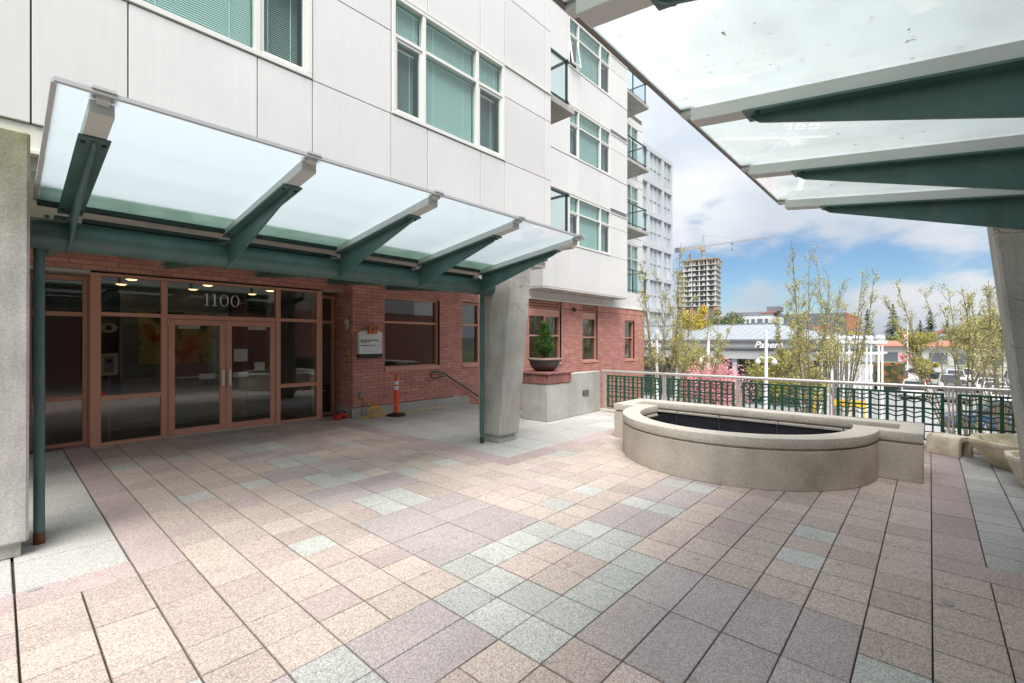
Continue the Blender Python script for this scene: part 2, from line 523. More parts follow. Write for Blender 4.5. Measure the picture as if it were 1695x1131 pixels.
def painting_mat():
    m, N, L = new_mat('abstract_canvas')
    out = N.new('ShaderNodeOutputMaterial')
    p = N.new('ShaderNodeBsdfPrincipled')
    p.inputs['Roughness'].default_value = 0.8
    geo = N.new('ShaderNodeNewGeometry')
    t = N.new('ShaderNodeTexNoise')
    t.inputs['Scale'].default_value = 2.3
    t.inputs['Detail'].default_value = 3
    L.new(geo.outputs['Position'], t.inputs['Vector'])
    r = N.new('ShaderNodeValToRGB')
    e = r.color_ramp.elements
    e[0].position, e[0].color = 0.36, (0.06, 0.07, 0.02, 1)
    e[1].position, e[1].color = 0.66, (0.45, 0.06, 0.02, 1)
    for pos, col in ((0.43, (0.42, 0.36, 0.08, 1)), (0.53, (0.52, 0.45, 0.14, 1)), (0.59, (0.55, 0.20, 0.03, 1))):
        k = e.new(pos)
        k.color = col
    L.new(t.outputs['Fac'], r.inputs[0])
    L.new(r.outputs[0], p.inputs['Base Color'])
    L.new(p.outputs[0], out.inputs[0])
    return m
CANVAS = painting_mat()

# ------------------------------------------------------------------ mesh helpers
class MB:
    def __init__(self):
        self.v, self.f, self.mi, self.m = [], [], [], 0
    def add(self, vs, fs, m=None):
        b = len(self.v)
        self.v.extend(vs)
        for f in fs:
            self.f.append([b + i for i in f])
            self.mi.append(self.m if m is None else m)
        return self
    def box(self, x0, x1, y0, y1, z0, z1, m=None):
        x0, x1 = min(x0, x1), max(x0, x1)
        y0, y1 = min(y0, y1), max(y0, y1)
        z0, z1 = min(z0, z1), max(z0, z1)
        vs = [(x, y, z) for z in (z0, z1) for y in (y0, y1) for x in (x0, x1)]
        return self.add(vs, [(0, 2, 3, 1), (4, 5, 7, 6), (0, 1, 5, 4), (2, 6, 7, 3), (0, 4, 6, 2), (1, 3, 7, 5)], m)
    def prism(self, poly, axis, a0, a1, m=None):
        """poly: 2-D outline; axis x: (y,z), y: (x,z), z: (x,y)."""
        def P(u, w, a):
            return {'x': (a, u, w), 'y': (u, a, w), 'z': (u, w, a)}[axis]
        n = len(poly)
        vs = [P(u, w, a0) for u, w in poly] + [P(u, w, a1) for u, w in poly]
        fs = [list(range(n))[::-1], list(range(n, 2 * n))] + [(i, (i + 1) % n, n + (i + 1) % n, n + i) for i in range(n)]
        return self.add(vs, fs, m)
    def bar(self, p, q, w, h, up=(0, 0, 1), m=None):
        p, q = Vector(p), Vector(q)
        d = (q - p).normalized()
        s = d.cross(Vector(up))
        if s.length < 1e-4:
            s = d.cross(Vector((1, 0, 0)))
        s.normalize()
        t = s.cross(d)
        vs = []
        for o in (p, q):
            for a, b in ((-1, -1), (1, -1), (1, 1), (-1, 1)):
                vs.append(tuple(o + s * (a * w / 2) + t * (b * h / 2)))
        return self.add(vs, [(3, 2, 1, 0), (4, 5, 6, 7), (0, 1, 5, 4), (1, 2, 6, 5), (2, 3, 7, 6), (3, 0, 4, 7)], m)
    def tube(self, pts, r, n=8, m=None, caps=True):
        pts = [Vector(p) for p in pts]
        rs = r if isinstance(r, (list, tuple)) else [r] * len(pts)
        vs, fs = [], []
        ref = None
        for i, p in enumerate(pts):
            d = (pts[min(i + 1, len(pts) - 1)] - pts[max(i - 1, 0)])
            if d.length < 1e-9:
                d = Vector((0, 0, 1))
            d.normalize()
            if ref is None:
                ref = Vector((0, 0, 1)) if abs(d.z) < 0.9 else Vector((1, 0, 0))
            s = d.cross(ref)
            if s.length < 1e-5:
                s = d.cross(Vector((0, 1, 0)))
            s.normalize()
            t = s.cross(d).normalized()
            ref = t
            for k in range(n):
                a = 2 * math.pi * k / n
                vs.append(tuple(p + (s * math.cos(a) + t * math.sin(a)) * rs[i]))
        for i in range(len(pts) - 1):
            for k in range(n):
                fs.append((i * n + k, i * n + (k + 1) % n, (i + 1) * n + (k + 1) % n, (i + 1) * n + k))
        if caps:
            fs.append(tuple(range(n))[::-1])
            fs.append(tuple(range((len(pts) - 1) * n, len(pts) * n)))
        return self.add(vs, fs, m)
    def lathe(self, prof, n=24, c=(0, 0, 0), m=None, sx=1.0, sy=1.0, rot=0.0):
        vs, fs = [], []
        for r, z in prof:
            for k in range(n):
                a = 2 * math.pi * k / n + rot
                vs.append((c[0] + r * math.cos(a) * sx, c[1] + r * math.sin(a) * sy, c[2] + z))
        for i in range(len(prof) - 1):
            for k in range(n):
                fs.append((i * n + k, i * n + (k + 1) % n, (i + 1) * n + (k + 1) % n, (i + 1) * n + k))
        if prof[0][0] > 1e-6:
            fs.append(tuple(range(n))[::-1])
        if prof[-1][0] > 1e-6:
            fs.append(tuple(range((len(prof) - 1) * n, len(prof) * n)))
        return self.add(vs, fs, m)
    def mesh(self, name, mats, smooth=False, bevel=None, recalc=True):
        me = bpy.data.meshes.new(name)
        me.from_pydata(self.v, [], self.f)
        mats = mats if isinstance(mats, (list, tuple)) else [mats]
        for mt in mats:
            me.materials.append(mt)
        if len(mats) > 1:
            me.polygons.foreach_set('material_index', self.mi)
        if recalc or bevel:
            bm = bmesh.new()
            bm.from_mesh(me)
            if recalc:
                bmesh.ops.recalc_face_normals(bm, faces=bm.faces)
            if bevel:
                w, seg = bevel
                es = [e for e in bm.edges if len(e.link_faces) == 2 and e.calc_face_angle(0) > 0.5]
                bmesh.ops.bevel(bm, geom=es, offset=w, segments=seg, profile=0.6, affect='EDGES', clamp_overlap=True)
            bm.to_mesh(me)
            bm.free()
        if smooth:
            me.polygons.foreach_set('use_smooth', [True] * len(me.polygons))
            try:
                me.set_sharp_from_angle(angle=R(38))
            except Exception:
                pass
        me.update()
        return me
    def build(self, name, mats, parent=None, **kw):
        return link(name, self.mesh(name, mats, **kw), parent)

def link(name, me, parent=None):
    o = bpy.data.objects.new(name, me)
    C.objects.link(o)
    if parent is not None:
        setp(o, parent)
    return o

def setp(o, parent):
    """Parent o, whose geometry is in world coordinates, keeping it where it is."""
    o.parent = parent
    w = Matrix.Identity(4)
    chain = []
    q = parent
    while q is not None:
        chain.append(q)
        q = q.parent
    for q in reversed(chain):
        w = w @ q.matrix_parent_inverse @ Matrix.LocRotScale(q.location, q.rotation_euler, q.scale)
    o.matrix_parent_inverse = w.inverted()

def tag(o, label=None, cat=None, group=None, kind=None):
    if label: o['label'] = label
    if cat: o['category'] = cat
    if group: o['group'] = group
    if kind: o['kind'] = kind
    return o

def thing(name, loc, label, cat, group=None):
    o = bpy.data.objects.new(name, None)
    o.empty_display_size = 0.2
    C.objects.link(o)
    o.location = loc
    return tag(o, label, cat, group)

def stuff(o):
    o['kind'] = 'stuff'
    return o

def copy_tree(o, parent=None):
    c = o.copy()
    C.objects.link(c)
    if parent is not None:
        c.parent = parent
    for ch in list(o.children):
        copy_tree(ch, c)
    return c

def text_mesh(txt, size, extrude=0.002, shear=0.0, bold=0.0):
    cu = bpy.data.curves.new('lettering', 'FONT')
    cu.body = txt
    cu.size = size
    cu.extrude = extrude
    cu.shear = shear
    cu.offset = bold
    cu.resolution_u = 3
    cu.align_x = 'LEFT'
    o = bpy.data.objects.new('lettering', cu)
    C.objects.link(o)
    dg = bpy.context.evaluated_depsgraph_get()
    me = bpy.data.meshes.new_from_object(o.evaluated_get(dg))
    bpy.data.objects.remove(o)
    bpy.data.curves.remove(cu)
    return me

def text_on(name, txt, size, loc, parent, mat, facing='-y', **kw):
    me = text_mesh(txt, size, **kw)
    me.materials.clear()
    me.materials.append(mat)
    if facing == '-y':
        me.transform(Matrix.Rotation(R(90), 4, 'X'))
    elif facing == '-x':
        me.transform(Matrix.Rotation(R(-90), 4, 'Z') @ Matrix.Rotation(R(90), 4, 'X'))
    me.transform(Matrix.Translation(loc))
    return link(name, me, parent)

# ================================================================== GROUND AND TERRACE
GZ = -3.6
g = MB().add([(-900, -1200, GZ - .03), (1600, -1200, GZ - .03), (1600, 1300, GZ - .03), (-900, 1300, GZ - .03)], [(0, 1, 2, 3)])
tag(g.build('ground', M['land'], recalc=False), 'green and brown open land around the buildings', None, kind='structure')
g = MB().add([(10.0, -60, GZ), (135, -60, GZ), (135, 32, GZ), (10.0, 32, GZ)], [(0, 1, 2, 3)])
lot = tag(g.build('parking_lot', M['asphalt'], recalc=False), 'pale worn parking lot below the terrace', None, kind='structure')
ln = MB()
for row_x in (55, 61, 67, 79, 91):
    for k in range(12):
        y = -30 + k * 2.8
        ln.add([(row_x, y, GZ + .004), (row_x + 5, y, GZ + .004), (row_x + 5, y + .12, GZ + .004), (row_x, y + .12, GZ + .004)], [(0, 1, 2, 3)])
ln.build('road_markings', M['paint'], lot, recalc=False)

# hills beyond
hv, hf = [], []
NX = 60
for i in range(NX + 1):
    y = 260 - i * 10.5
    for j, (x, zz) in enumerate(((210, GZ - 1), (260, 2.2), (330, 4.5), (420, 7.5), (560, 6.0))):
        z = zz if j == 0 else zz * (0.75 + 0.7 * mnoise.noise((y * .012, x * .01, 3.3))) - (2.0 if y > 10 else 0)
        hv.append((x, y, z))
for i in range(NX):
    for j in range(4):
        a = i * 5 + j
        hf.append((a, a + 1, a + 6, a + 5))
tag(MB().add(hv, hf).build('hills', M['hill'], smooth=True), 'low wooded hills on the horizon', None, kind='structure')

# terrace slab with a stairwell cut at the wall
YB, YB2, YS = 9.63, 10.12, 10.05   # brick wall face by the door, far brick wall face, storefront face
XST = 10.6                        # where the brick steps back
MOD, XO, YO = 0.309, 3.475, -0.012
TX0, TX1, TY0, TY1 = -3.0, 9.93, -5.6, YB
sl = MB()
sl.box(TX0, TX1, TY0, 6.55, -.45, -.034)
sl.box(TX0, 8.35, 6.55, 10.6, -.45, -.034)
floor = tag(sl.build('terrace_floor', M['joint']), 'courtyard floor of tan, pink, grey and purple pavers', None, kind='structure')

def paver_kind(i, j):
    u, v = i + 2, j - 7
    a, b = abs(u + .5), abs(v + .5)
    if (i <= -10 or i >= 5) and (j >= 15 or j <= -2):
        return 'gray', 2, 2
    if j in (14, -1) and (i <= -10 or i >= 4):
        return 'pink', 2, 1
    if (i == -9 or i == 4) and (j >= 14 or j <= -1):
        return 'pink', 1, 2
    if a < 2 and b < 2:
        return ('tan' if a < 1 and b < 1 else 'green'), 1, 1
    if b < 1 and a > 2 and i < 16:
        if a < 3: return 'green', 1, 1
        k = (a - 3) % 3
        return ('green', 1, 1) if k > 2 else ('purple', 2, 1)
    if a < 2 and b > 2:
        if b < 6: return 'purple', 2, 1
        k = (b - 6) % 4
        if k < 2:
            return ('green' if a < 1 else 'tan'), 1, 1
        return 'purple', 2, 1
    rr = random.Random(i * 917 + j * 131).random()
    return ('green' if rr < 0.02 else 'pink' if rr < 0.10 else 'tan'), 1, 1

def paver_mesh(w, d, gx=.0056, gy=.0038, c=.0035, h=.034):
    if w > .5 and d > .5:
        gx, gy, c = .0085, .0070, .005
    x0, x1, y0, y1 = gx, w - gx, gy, d - gy
    vs = [(x0, y0, -h), (x1, y0, -h), (x1, y1, -h), (x0, y1, -h),
          (x0, y0, -c), (x1, y0, -c), (x1, y1, -c), (x0, y1, -c),
          (x0 + c, y0 + c, 0), (x1 - c, y0 + c, 0), (x1 - c, y1 - c, 0), (x0 + c, y1 - c, 0)]
    fs = [(0, 1, 5, 4), (1, 2, 6, 5), (2, 3, 7, 6), (3, 0, 4, 7), (4, 5, 9, 8), (5, 6, 10, 9), (6, 7, 11, 10), (7, 4, 8, 11), (8, 9, 10, 11)]
    return vs, fs

taken, pavers = set(), []
for j in range(-18, 33):
    for i in range(-21, 21):
        if (i, j) in taken:
            continue
        kind, w, d = paver_kind(i, j)
        u = i + 2
        if kind == 'purple' and w == 2:
            # pairs start on the even cell of the arm
            start = (u % 2 == 0) if abs(u + .5) < 2 else ((u - 3) % 3 == 0 if u > 0 else (-u - 4) % 3 == 1)
            if not start:
                w = 1
        cells = [(i + p, j + q) for p in range(w) for q in range(d)]
        if any(c in taken or paver_kind(*c)[0] != kind for c in cells):
            w = d = 1
            cells = [(i, j)]
        taken.update(cells)
        x, y = XO + i * MOD, YO + j * MOD
        X1, Y1 = min(x + w * MOD, TX1), min(y + d * MOD, 10.58)
        if y >= YB - .02 and not (-.2 < x < 5.3):
            continue
        if y >= YS - .1 and 0.95 < x < 4.75:
            continue
        if x > 8.3 and y + .1 > 6.5:
            continue
        if x < TX0 or X1 - x < .05 or Y1 - y < .05:
            continue
        fwd = x * .743 + y * .67
        lat = abs(x * .67 - y * .743)
        seen = fwd > .8 and lat < fwd * 1.15
        dist = math.hypot(x + .3, y)
        size = w * d / max(fwd, .6) ** 3 if seen else 0
        pavers.append((-size, kind, w, d, x, y, X1 - x, Y1 - y))
pavers.sort()
protos, field = {}, MB()
KEYS = list(PAVER)
rp = random.Random(5)
for n, (s, kind, w, d, x, y, ww, dd) in enumerate(pavers):
    if n < 300 and s < 0 and abs(ww - w * MOD) < 1e-4 and abs(dd - d * MOD) < 1e-4:
        key = (kind, w, d)
        if key not in protos:
            vs, fs = paver_mesh(w * MOD, d * MOD)
            protos[key] = MB().add(vs, fs).mesh('paver', PAVER[kind])
        o = link('paver', protos[key], floor)
        o.location = (x, y, rp.uniform(-.0012, .0012))
        o.rotation_euler = (rp.uniform(-.003, .003), rp.uniform(-.003, .003), 0)
    else:
        vs, fs = paver_mesh(ww, dd)
        dz = rp.uniform(-.0015, .0015)
        field.add([(p[0] + x, p[1] + y, p[2] + dz) for p in vs], fs, KEYS.index(kind))
stuff(field.build('paver_field', [PAVER[k] for k in KEYS], floor, recalc=False))

# retaining wall below the railing, kerb under it, and the stair along the brick wall
rw = MB()
rw.box(9.945, 10.10, -8, 6.6, GZ, -.002)
rw.box(9.90, 10.12, -8, 6.02, 0.0, .065)
tag(rw.build('terrace_kerb', M['conc_cap'], bevel=(.008, 1)), 'pale concrete kerb along the terrace edge', None, kind='structure')
st = MB()
for k in range(20):
    st.box(8.352 + k * .30, 8.352 + (k + 1) * .30 + .02, 6.60, (YB if 8.352 + (k + 1) * .30 < XST - .1 else YB2) - .03, GZ, -.18 - k * .171)
tag(st.build('stairs', M['conc']), 'concrete stairs going down beside the brick wall', None, kind='structure')

# ================================================================== APARTMENT BUILDING
Y1, Y2, Y3 = 6.0, 9.5, 11.8     # near block, second block, third block faces
bld = thing('apartment_building', (8, 12, 0), 'white panelled apartment building over a red brick ground floor with glass entrance', 'building')
core = MB()
core.box(-6, 7.86, Y1 + .62, 16, 3.42, 10.2)
core.box(7.86, 12.1, 10.7, 16, 3.42, 13.9)
core.box(12.10, 17.80, Y2 + .62, 16, 3.6, 13.9)
core.box(17.80, 23.9, Y3 + .62, 16, 3.17, 13.9)
def backing(mb, x0, x1, z0, z1, holes, y0, y1):
    """Wall leaf with rectangular openings."""
    xs = sorted({x0, x1, *[h[0] for h in holes], *[h[1] for h in holes]})
    for a, b in zip(xs, xs[1:]):
        if b - a < 1e-6: continue
        hs = sorted([(h[2], h[3]) for h in holes if h[0] <= a + 1e-6 and h[1] >= b - 1e-6])
        z = z0
        for h0, h1 in hs:
            if h0 > z: mb.box(a, b, y0, y1, z, h0)
            z = max(z, h1)
        if z < z1: mb.box(a, b, y0, y1, z, z1)
backing(core, -6, 7.855, 3.42, 10.19, [(a, b, 5.15 + k, 6.945 + k) for a, b in ((.215, 2.745), (3.965, 6.435)) for k in (0, 3.17)], Y1 + .055, Y1 + .615)
backing(core, 12.11, 17.79, 3.6, 13.89, [(13.54, 16.41, 5.15 + k, 6.92 + k) for k in (0, 3.17, 6.34)], Y2 + .055, Y2 + .615)
backing(core, 17.81, 23.89, 3.17, 13.89, [(21.66, 23.34, 4.11 + k, 6.87 + k) for k in (0, 3.17, 6.34)], Y3 + .055, Y3 + .615)
core.build('wall', M['panel_back'], bld)

_panel_meshes = {}
def panel(x0, x1, z0, z1, Y, gap=.006, t=.05, name='facade_panel', mat='panel', parent=None):
    b = MB()
    b.box(x0 + gap, x1 - gap, Y, Y + t, z0 + gap, z1 - gap)
    b.build(name, M[mat], parent or bld, bevel=(.004, 1))

def side_panel(X, y0, y1, z0, z1, sgn, gap=.007):
    b = MB()
    b.box(X, X - sgn * .05, y0 + gap, y1 - gap, z0 + gap, z1 - gap)
    b.build('facade_panel', M['panel'], bld, bevel=(.004, 1))

def blind_mesh(x0, x1, z0, z1, Y, tilt=0.6, pitch=.026):
    b = MB()
    k = 0
    z = z1 - .02
    while z > z0 + .005:
        dz, dy = .012 * math.cos(tilt), .012 * math.sin(tilt)
        b.add([(x0, Y - dy, z - dz), (x1, Y - dy, z - dz), (x1, Y + dy, z + dz), (x0, Y + dy, z + dz)], [(0, 1, 2, 3)])
        z -= pitch
    b.box(x0, x1, Y - .02, Y + .02, z1 - .025, z1)
    for fx in (.2, .8):
        b.box(x0 + (x1 - x0) * fx - .006, x0 + (x1 - x0) * fx + .006, Y - .018, Y - .016, z0, z1)
    return b

def window(x0, x1, z0, z1, Y, cols, zt, rec=.045, fw=.06, parent=None, mat='frame_w', gmat='win', blind='all', sash=(), open_sash=None, sill=False, back=.5):
    """One window: frame with mullions at cols, a transom bar at zt; panes, sashes and blinds are its pieces."""
    f = MB()
    yo, yi = Y - .018, Y + rec + .05
    f.box(x0, x1, yo, yi, z1 - fw, z1)
    f.box(x0, x1, yo, yi, z0, z0 + fw)
    f.box(x0, x0 + fw, yo, yi, z0 + fw, z1 - fw)
    f.box(x1 - fw, x1, yo, yi, z0 + fw, z1 - fw)
    xs = [x0 + fw]
    for c in cols:
        f.box(c - fw * .55, c + fw * .55, yo + .006, yi, z0 + fw, z1 - fw)
        xs += [c - fw * .55, c + fw * .55]
    xs.append(x1 - fw)
    bays = [(xs[k], xs[k + 1]) for k in range(0, len(xs), 2)]
    if zt:
        for a, b in bays:
            f.box(a, b, yo + .010, yi, zt - fw * .45, zt + fw * .45)
    if sill:
        f.box(x0 - .03, x1 + .03, Y - .07, Y + .06, z0 - .09, z0 - .001)
    w = f.build('window', M[mat], parent or bld, bevel=(.004, 1))
    # dark room pocket behind the glass
    room = MB()
    ry = Y + back
    room.add([(x0, yi, z0), (x1, yi, z0), (x1, ry, z0), (x0, ry, z0), (x0, yi, z1), (x1, yi, z1), (x1, ry, z1), (x0, ry, z1)],
             [(3, 2, 6, 7), (0, 3, 7, 4), (2, 1, 5, 6), (4, 7, 6, 5), (0, 1, 2, 3)])
    room.build('reveal', M['lob_wall'], w, recalc=False)
    for bi, (a, b) in enumerate(bays):
        cells = [(z0 + fw, zt - fw * .45), (zt + fw * .45, z1 - fw)] if zt else [(z0 + fw, z1 - fw)]
        for ci, (c, d) in enumerate(cells):
            gy = Y + rec
            if bi in sash and ci == 0:
                s = MB()
                sw = .045
                s.box(a, b, gy - .035, gy + .02, c, c + sw)
                s.box(a, b, gy - .035, gy + .02, d - sw, d)
                s.box(a, a + sw, gy - .035, gy + .02, c + sw, d - sw)
                s.box(b - sw, b, gy - .035, gy + .02, c + sw, d - sw)
                p = MB().box(a + sw, b - sw, gy - .012, gy - .006, c + sw, d - sw)
                if open_sash == bi:                      # awning-hung sash pushed out at the foot
                    mrot = Matrix.Translation((0, gy, d)) @ Matrix.Rotation(R(-9), 4, 'X') @ Matrix.Translation((0, -gy, -d))
                    for q in (s, p):
                        q.v = [tuple(mrot @ Vector(t)) for t in q.v]
                s.build('sash', M[mat], w, bevel=(.004, 1))
                p.build('pane', G[gmat], w)
                if blind == 'all':
                    stuff(blind_mesh(a + .05, b - .05, c + .05, d - .04, gy + .14, 0.75).build('blind', M['blind'], w, recalc=False))
            else:
                MB().box(a, b, gy, gy + .006, c, d).build('pane', G[gmat], w)
                if blind in ('all', 'fixed'):
                    stuff(blind_mesh(a + .004, b - .004, c + .004, d - .004, gy + .075, 0.35).build('blind', M['blind'], w, recalc=False))
    return w

# -- near block: panels and windows
XB = [-2.10, -0.98, 0.20, 0.88, 2.09, 2.76, 3.95, 4.63, 5.81, 6.45, 7.68, 7.90]
for a, b in zip(XB, XB[1:]):
    panel(a, b, 3.67, 5.13, Y1)
W_NEAR = [(0.20, 2.76, (0.845, 2.09)), (3.95, 6.45, (4.56, 5.735))]
for base in (0.0, 3.17):
    for x0, x1, cols in W_NEAR:
        window(x0 + .012, x1 - .012, 5.14 + base, 6.955 + base, Y1, cols, 6.345 + base, sash=(0, 2), blind='all')
    for a, b in ((-2.10, -0.98), (-0.98, 0.20), (2.76, 3.95), (6.45, 7.68), (7.68, 7.90)):
        panel(a, b, 5.13 + base, 6.37 + base, Y1)
        panel(a, b, 6.37 + base, 6.95 + base, Y1)
    top = 8.20 if base == 0 else 10.2
    lo = 6.985 + base
    for a, b in zip(XB, XB[1:]):
        if base == 0:
            panel(a, b, lo, 8.30, Y1)
        elif lo < 10.16:
            panel(a, b, lo, 10.2, Y1)
for base in (0,):
    b = MB()
    b.box(-6, 7.915, Y1 - .022, Y1 + .03, 6.955, 6.985)
    b.box(-6, 7.915, Y1 - .022, Y1 + .03, 10.125, 10.155)
    b.build('slab_trim', M['trim'], bld)
panel(-6, -2.10, 3.67, 10.2, Y1)
for z0, z1 in ((3.67, 5.13), (5.13, 6.95), (6.985, 8.3), (8.3, 10.2)):
    side_panel(7.91, Y1 + .01, 8.3, z0, z1, 1)
    side_panel(7.91, 8.3, 10.7, z0, z1, 1)
# beam and soffit under the near block
b = MB()
b.box(-6, 5.55, Y1 + .03, Y1 + .12, 3.44, 3.668)
b.box(-6, 5.55, Y1 + .0, Y1 + .12, 3.40, 3.44)
b.build('edge_beam', M['trim'], bld, bevel=(.005, 1))
MB().box(-6, 7.87, Y1 + .125, 10.9, 3.28, 3.40).build('soffit', M['conc_d'], bld)

# -- second block
X2 = [12.05, 12.70, 13.52, 14.18, 15.66, 16.43, 17.83]
for fz in (0, 3.17, 6.34):
    window(13.53, 16.42, 5.14 + fz, 6.93 + fz, Y2, (14.16, 15.66), 6.33 + fz, sash=(0, 2), open_sash=0 if fz > 6 else None, blind='all')
    for a, b in ((12.05, 13.52),):
        panel(a, b, 5.13 + fz, 6.95 + fz, Y2)
    panel(16.43, 17.83, 5.13 + fz, 6.30 + fz, Y2)
    panel(16.43, 17.83, 6.30 + fz, 6.86 + fz, Y2)
    panel(16.43, 17.83, 7.06 + fz, 8.28 + fz, Y2)
    MB().box(16.47, 17.79, Y2 + .02, Y2 + .055, 6.87 + fz, 7.05 + fz).build('vent_slot', M['roof_d'], bld)
    t = MB()
    t.box(12.05, 16.42, Y2 - .02, Y2 + .03, 6.955 + fz, 7.0 + fz)
    t.box(16.44, 17.83, Y2 - .02, Y2 + .03, 6.862 + fz, 6.90 + fz)
    t.build('slab_trim', M['trim'], bld)
    if fz < 6:
        for a, b in ((12.05, 13.52), (13.52, 14.18), (14.18, 15.66), (15.66, 16.43)):
            panel(a, b, 7.01 + fz, 8.28 + fz if b < 13.6 else 8.30 + fz, Y2)
for a, b in ((12.05, 12.70), (12.70, 13.52), (13.52, 14.18), (14.18, 15.66), (15.66, 16.43)):
    panel(a, b, 3.56, 5.13, Y2)
    panel(a, b, 13.35, 13.9, Y2)
panel(16.43, 17.83, 3.56, 5.13, Y2)
for z0, z1 in ((3.56, 5.13), (5.13, 6.98), (6.98, 8.3), (8.3, 10.1), (10.1, 13.9)):
    side_panel(12.05, Y2 + .055, 10.7, z0, z1, -1)
    side_panel(17.84, Y2 + .01, Y3 - .01, z0, z1, 1)
MB().box(12.04, 17.84, Y2 - .005, YB2 + .045, 3.50, 3.555).build('soffit', M['conc_d'], bld)

# -- third block behind the balconies
for fz in (-3.17, 0, 3.17, 6.34):
    if fz > -3:
        window(21.65, 23.35, 4.10 + fz, 6.88 + fz, Y3, (22.55,), 6.10 + fz, blind='fixed')
        panel(17.86, 21.63, 4.10 + fz, 6.88 + fz, Y3)
        panel(23.37, 23.9, 4.10 + fz, 6.88 + fz, Y3)
        panel(17.86, 22.0, 6.90 + fz, 7.26 + fz, Y3)
        panel(22.0, 23.9, 6.90 + fz, 7.26 + fz, Y3)
panel(17.86, 23.9, 3.2, 4.09, Y3)

# -- balconies
def balcony(x0, x1, y0, y1, zs, side):
    s = MB()
    s.prism([(y0, zs - .10), (y0, zs + .05), (y1, zs + .05), (y1, zs - .17)], 'x', x0, x1)
    o = s.build('balcony', M['conc'], bld, bevel=(.01, 1))
    r = MB()
    zt = zs + 1.17
    xe, ye = x1 - .14, y0 + .14
    xs_ = x0 + .05
    for z, k in ((zt, .05), (zs + .20, .035)):
        r.bar((xs_, ye, z), (xe + .10, ye, z), k, k)
        r.bar((xe, ye - .05, z), (xe, y1, z), k, k)
    nx = max(2, int((xe - xs_) / 1.2) + 1)
    for k in range(nx):
        x = xs_ + (xe - xs_) * k / (nx - 1)
        r.bar((x, ye, zs + .05), (x, ye, zt), .055, .035)
    ny = max(2, int((y1 - ye) / 1.2) + 1)
    for k in range(ny):
        y = ye + (y1 - .03 - ye) * k / (ny - 1)
        r.bar((xe, y, zs + .05), (xe, y, zt), .035, .055)
    r.build('balcony_railing', M['teal_d'], o)
    q = MB()
    q.box(xs_ + .03, xe - .03, ye - .006, ye + .006, zs + .22, zt - .03)
    q.build('glass_panel', G['rail'], o)
    q = MB()
    q.box(xe - .006, xe + .006, ye + .03, y1 - .05, zs + .22, zt - .03)
    q.build('glass_panel', G['rail'], o)
for zs in (4.02, 7.19):
    balcony(7.92, 9.18, 6.27, 9.8, zs, 1)
for zs in (3.98, 7.15, 10.32, 13.49):
    balcony(17.86, 21.95, 10.5, Y3 - .005, zs, 1)

# -- brick ground floor -------------------------------------------------
BL, BH, BJ = .300, .0775, .010
def brick_run(mb, singles, axis, fixed, a0, a1, z0, z1, holes, face=-1, soldier=None, depth=.09, proud=0.0):
    """Lay stretcher courses on a wall face; holes are (a0,a1,z0,z1); whole bricks are offered as singles."""
    n = int(round((z1 - z0) / BH))
    for c in range(n):
        zc0 = z0 + c * BH
        zc1 = min(zc0 + BH - BJ, z1)
        zm = (zc0 + zc1) / 2
        spans = [(a0, a1)]
        for h in holes:
            if h[2] < zm < h[3]:
                ns = []
                for s in spans:
                    if h[1] <= s[0] or h[0] >= s[1]:
                        ns.append(s)
                        continue
                    if h[0] - s[0] > .02: ns.append((s[0], h[0]))
                    if s[1] - h[1] > .02: ns.append((h[1], s[1]))
                spans = ns
        off = (c % 2) * BL / 2
        for s0, s1 in spans:
            k = math.floor((s0 - off) / BL)
            while True:
                b0, b1 = off + k * BL, off + (k + 1) * BL - BJ
                k += 1
                if b0 >= s1: break
                full = b0 >= s0 - 1e-6 and b1 <= s1 + 1e-6
                b0, b1 = max(b0, s0), min(b1, s1)
                if b1 - b0 < .03: continue
                pr = random.uniform(-.0015, .002)
                if full and singles is not None:
                    singles.append((axis, fixed - pr, b0, zc0))
                else:
                    if axis == 'x':
                        mb.box(b0, b1, fixed - pr, fixed + depth, zc0, zc1)
                    else:
                        mb.box(fixed - pr, fixed + depth, b0, b1, zc0, zc1)

# openings in the brick: x0, x1, z0, z1
WIN_B = [(6.15, 7.83, 1.06, 2.80), (8.62, 10.02, 1.06, 2.80), (12.10, 13.96, .93, 3.17), (15.36, 16.48, .93, 3.17), (18.76, 19.67, .885, 2.635)]
XE, ZT = 20.65, 3.17
back = MB()
# mortar backing built as strips around the openings
backing(back, 5.35, 8.30, -.3, 3.40, WIN_B[:1], YB + .008, YB + .25)
backing(back, 8.30, XST, GZ, 3.40, WIN_B[1:2], YB + .008, YB + .25)
backing(back, XST, XE - .01, GZ, ZT, WIN_B[2:], YB2 + .008, YB2 + .25)
back.box(XST - .25, XST, YB + .252, YB2 + .1, GZ, 3.40)
back.box(5.348, 5.44, YB + .258, 10.62, -.3, 3.40)
back.box(-1.5, 5.34, 10.03, 10.25, 2.86, 3.40)
back.box(-1.5, .28, 10.03, 10.25, -.2, 2.86)
back.box(XE - .25, XE - .01, YB2 + .26, 11.75, GZ, ZT)
bw = back.build('brick_wall', M['mortar'], bld)
mass, singles = MB(), []
SOLD0 = 2.93
brick_run(mass, singles, 'x', YB, 5.34, 8.30, 0.0, 3.40, [(5.3, 8.3, -1, .20)] + WIN_B[:1])
brick_run(mass, singles, 'x', YB, 8.30, XST, -3.6, 3.40, WIN_B[1:2])
brick_run(mass, singles, 'x', YB2, XST, XE, -3.6, SOLD0, WIN_B[2:])
brick_run(mass, singles, 'y', 5.34, YB + .10, 10.6, .21, 3.0, [])
brick_run(mass, None, 'x', 10.02, -1.4, 5.34, 2.87, 3.40, [])
brick_run(mass, None, 'x', 10.02, -1.4, .27, .0, 2.87, [])
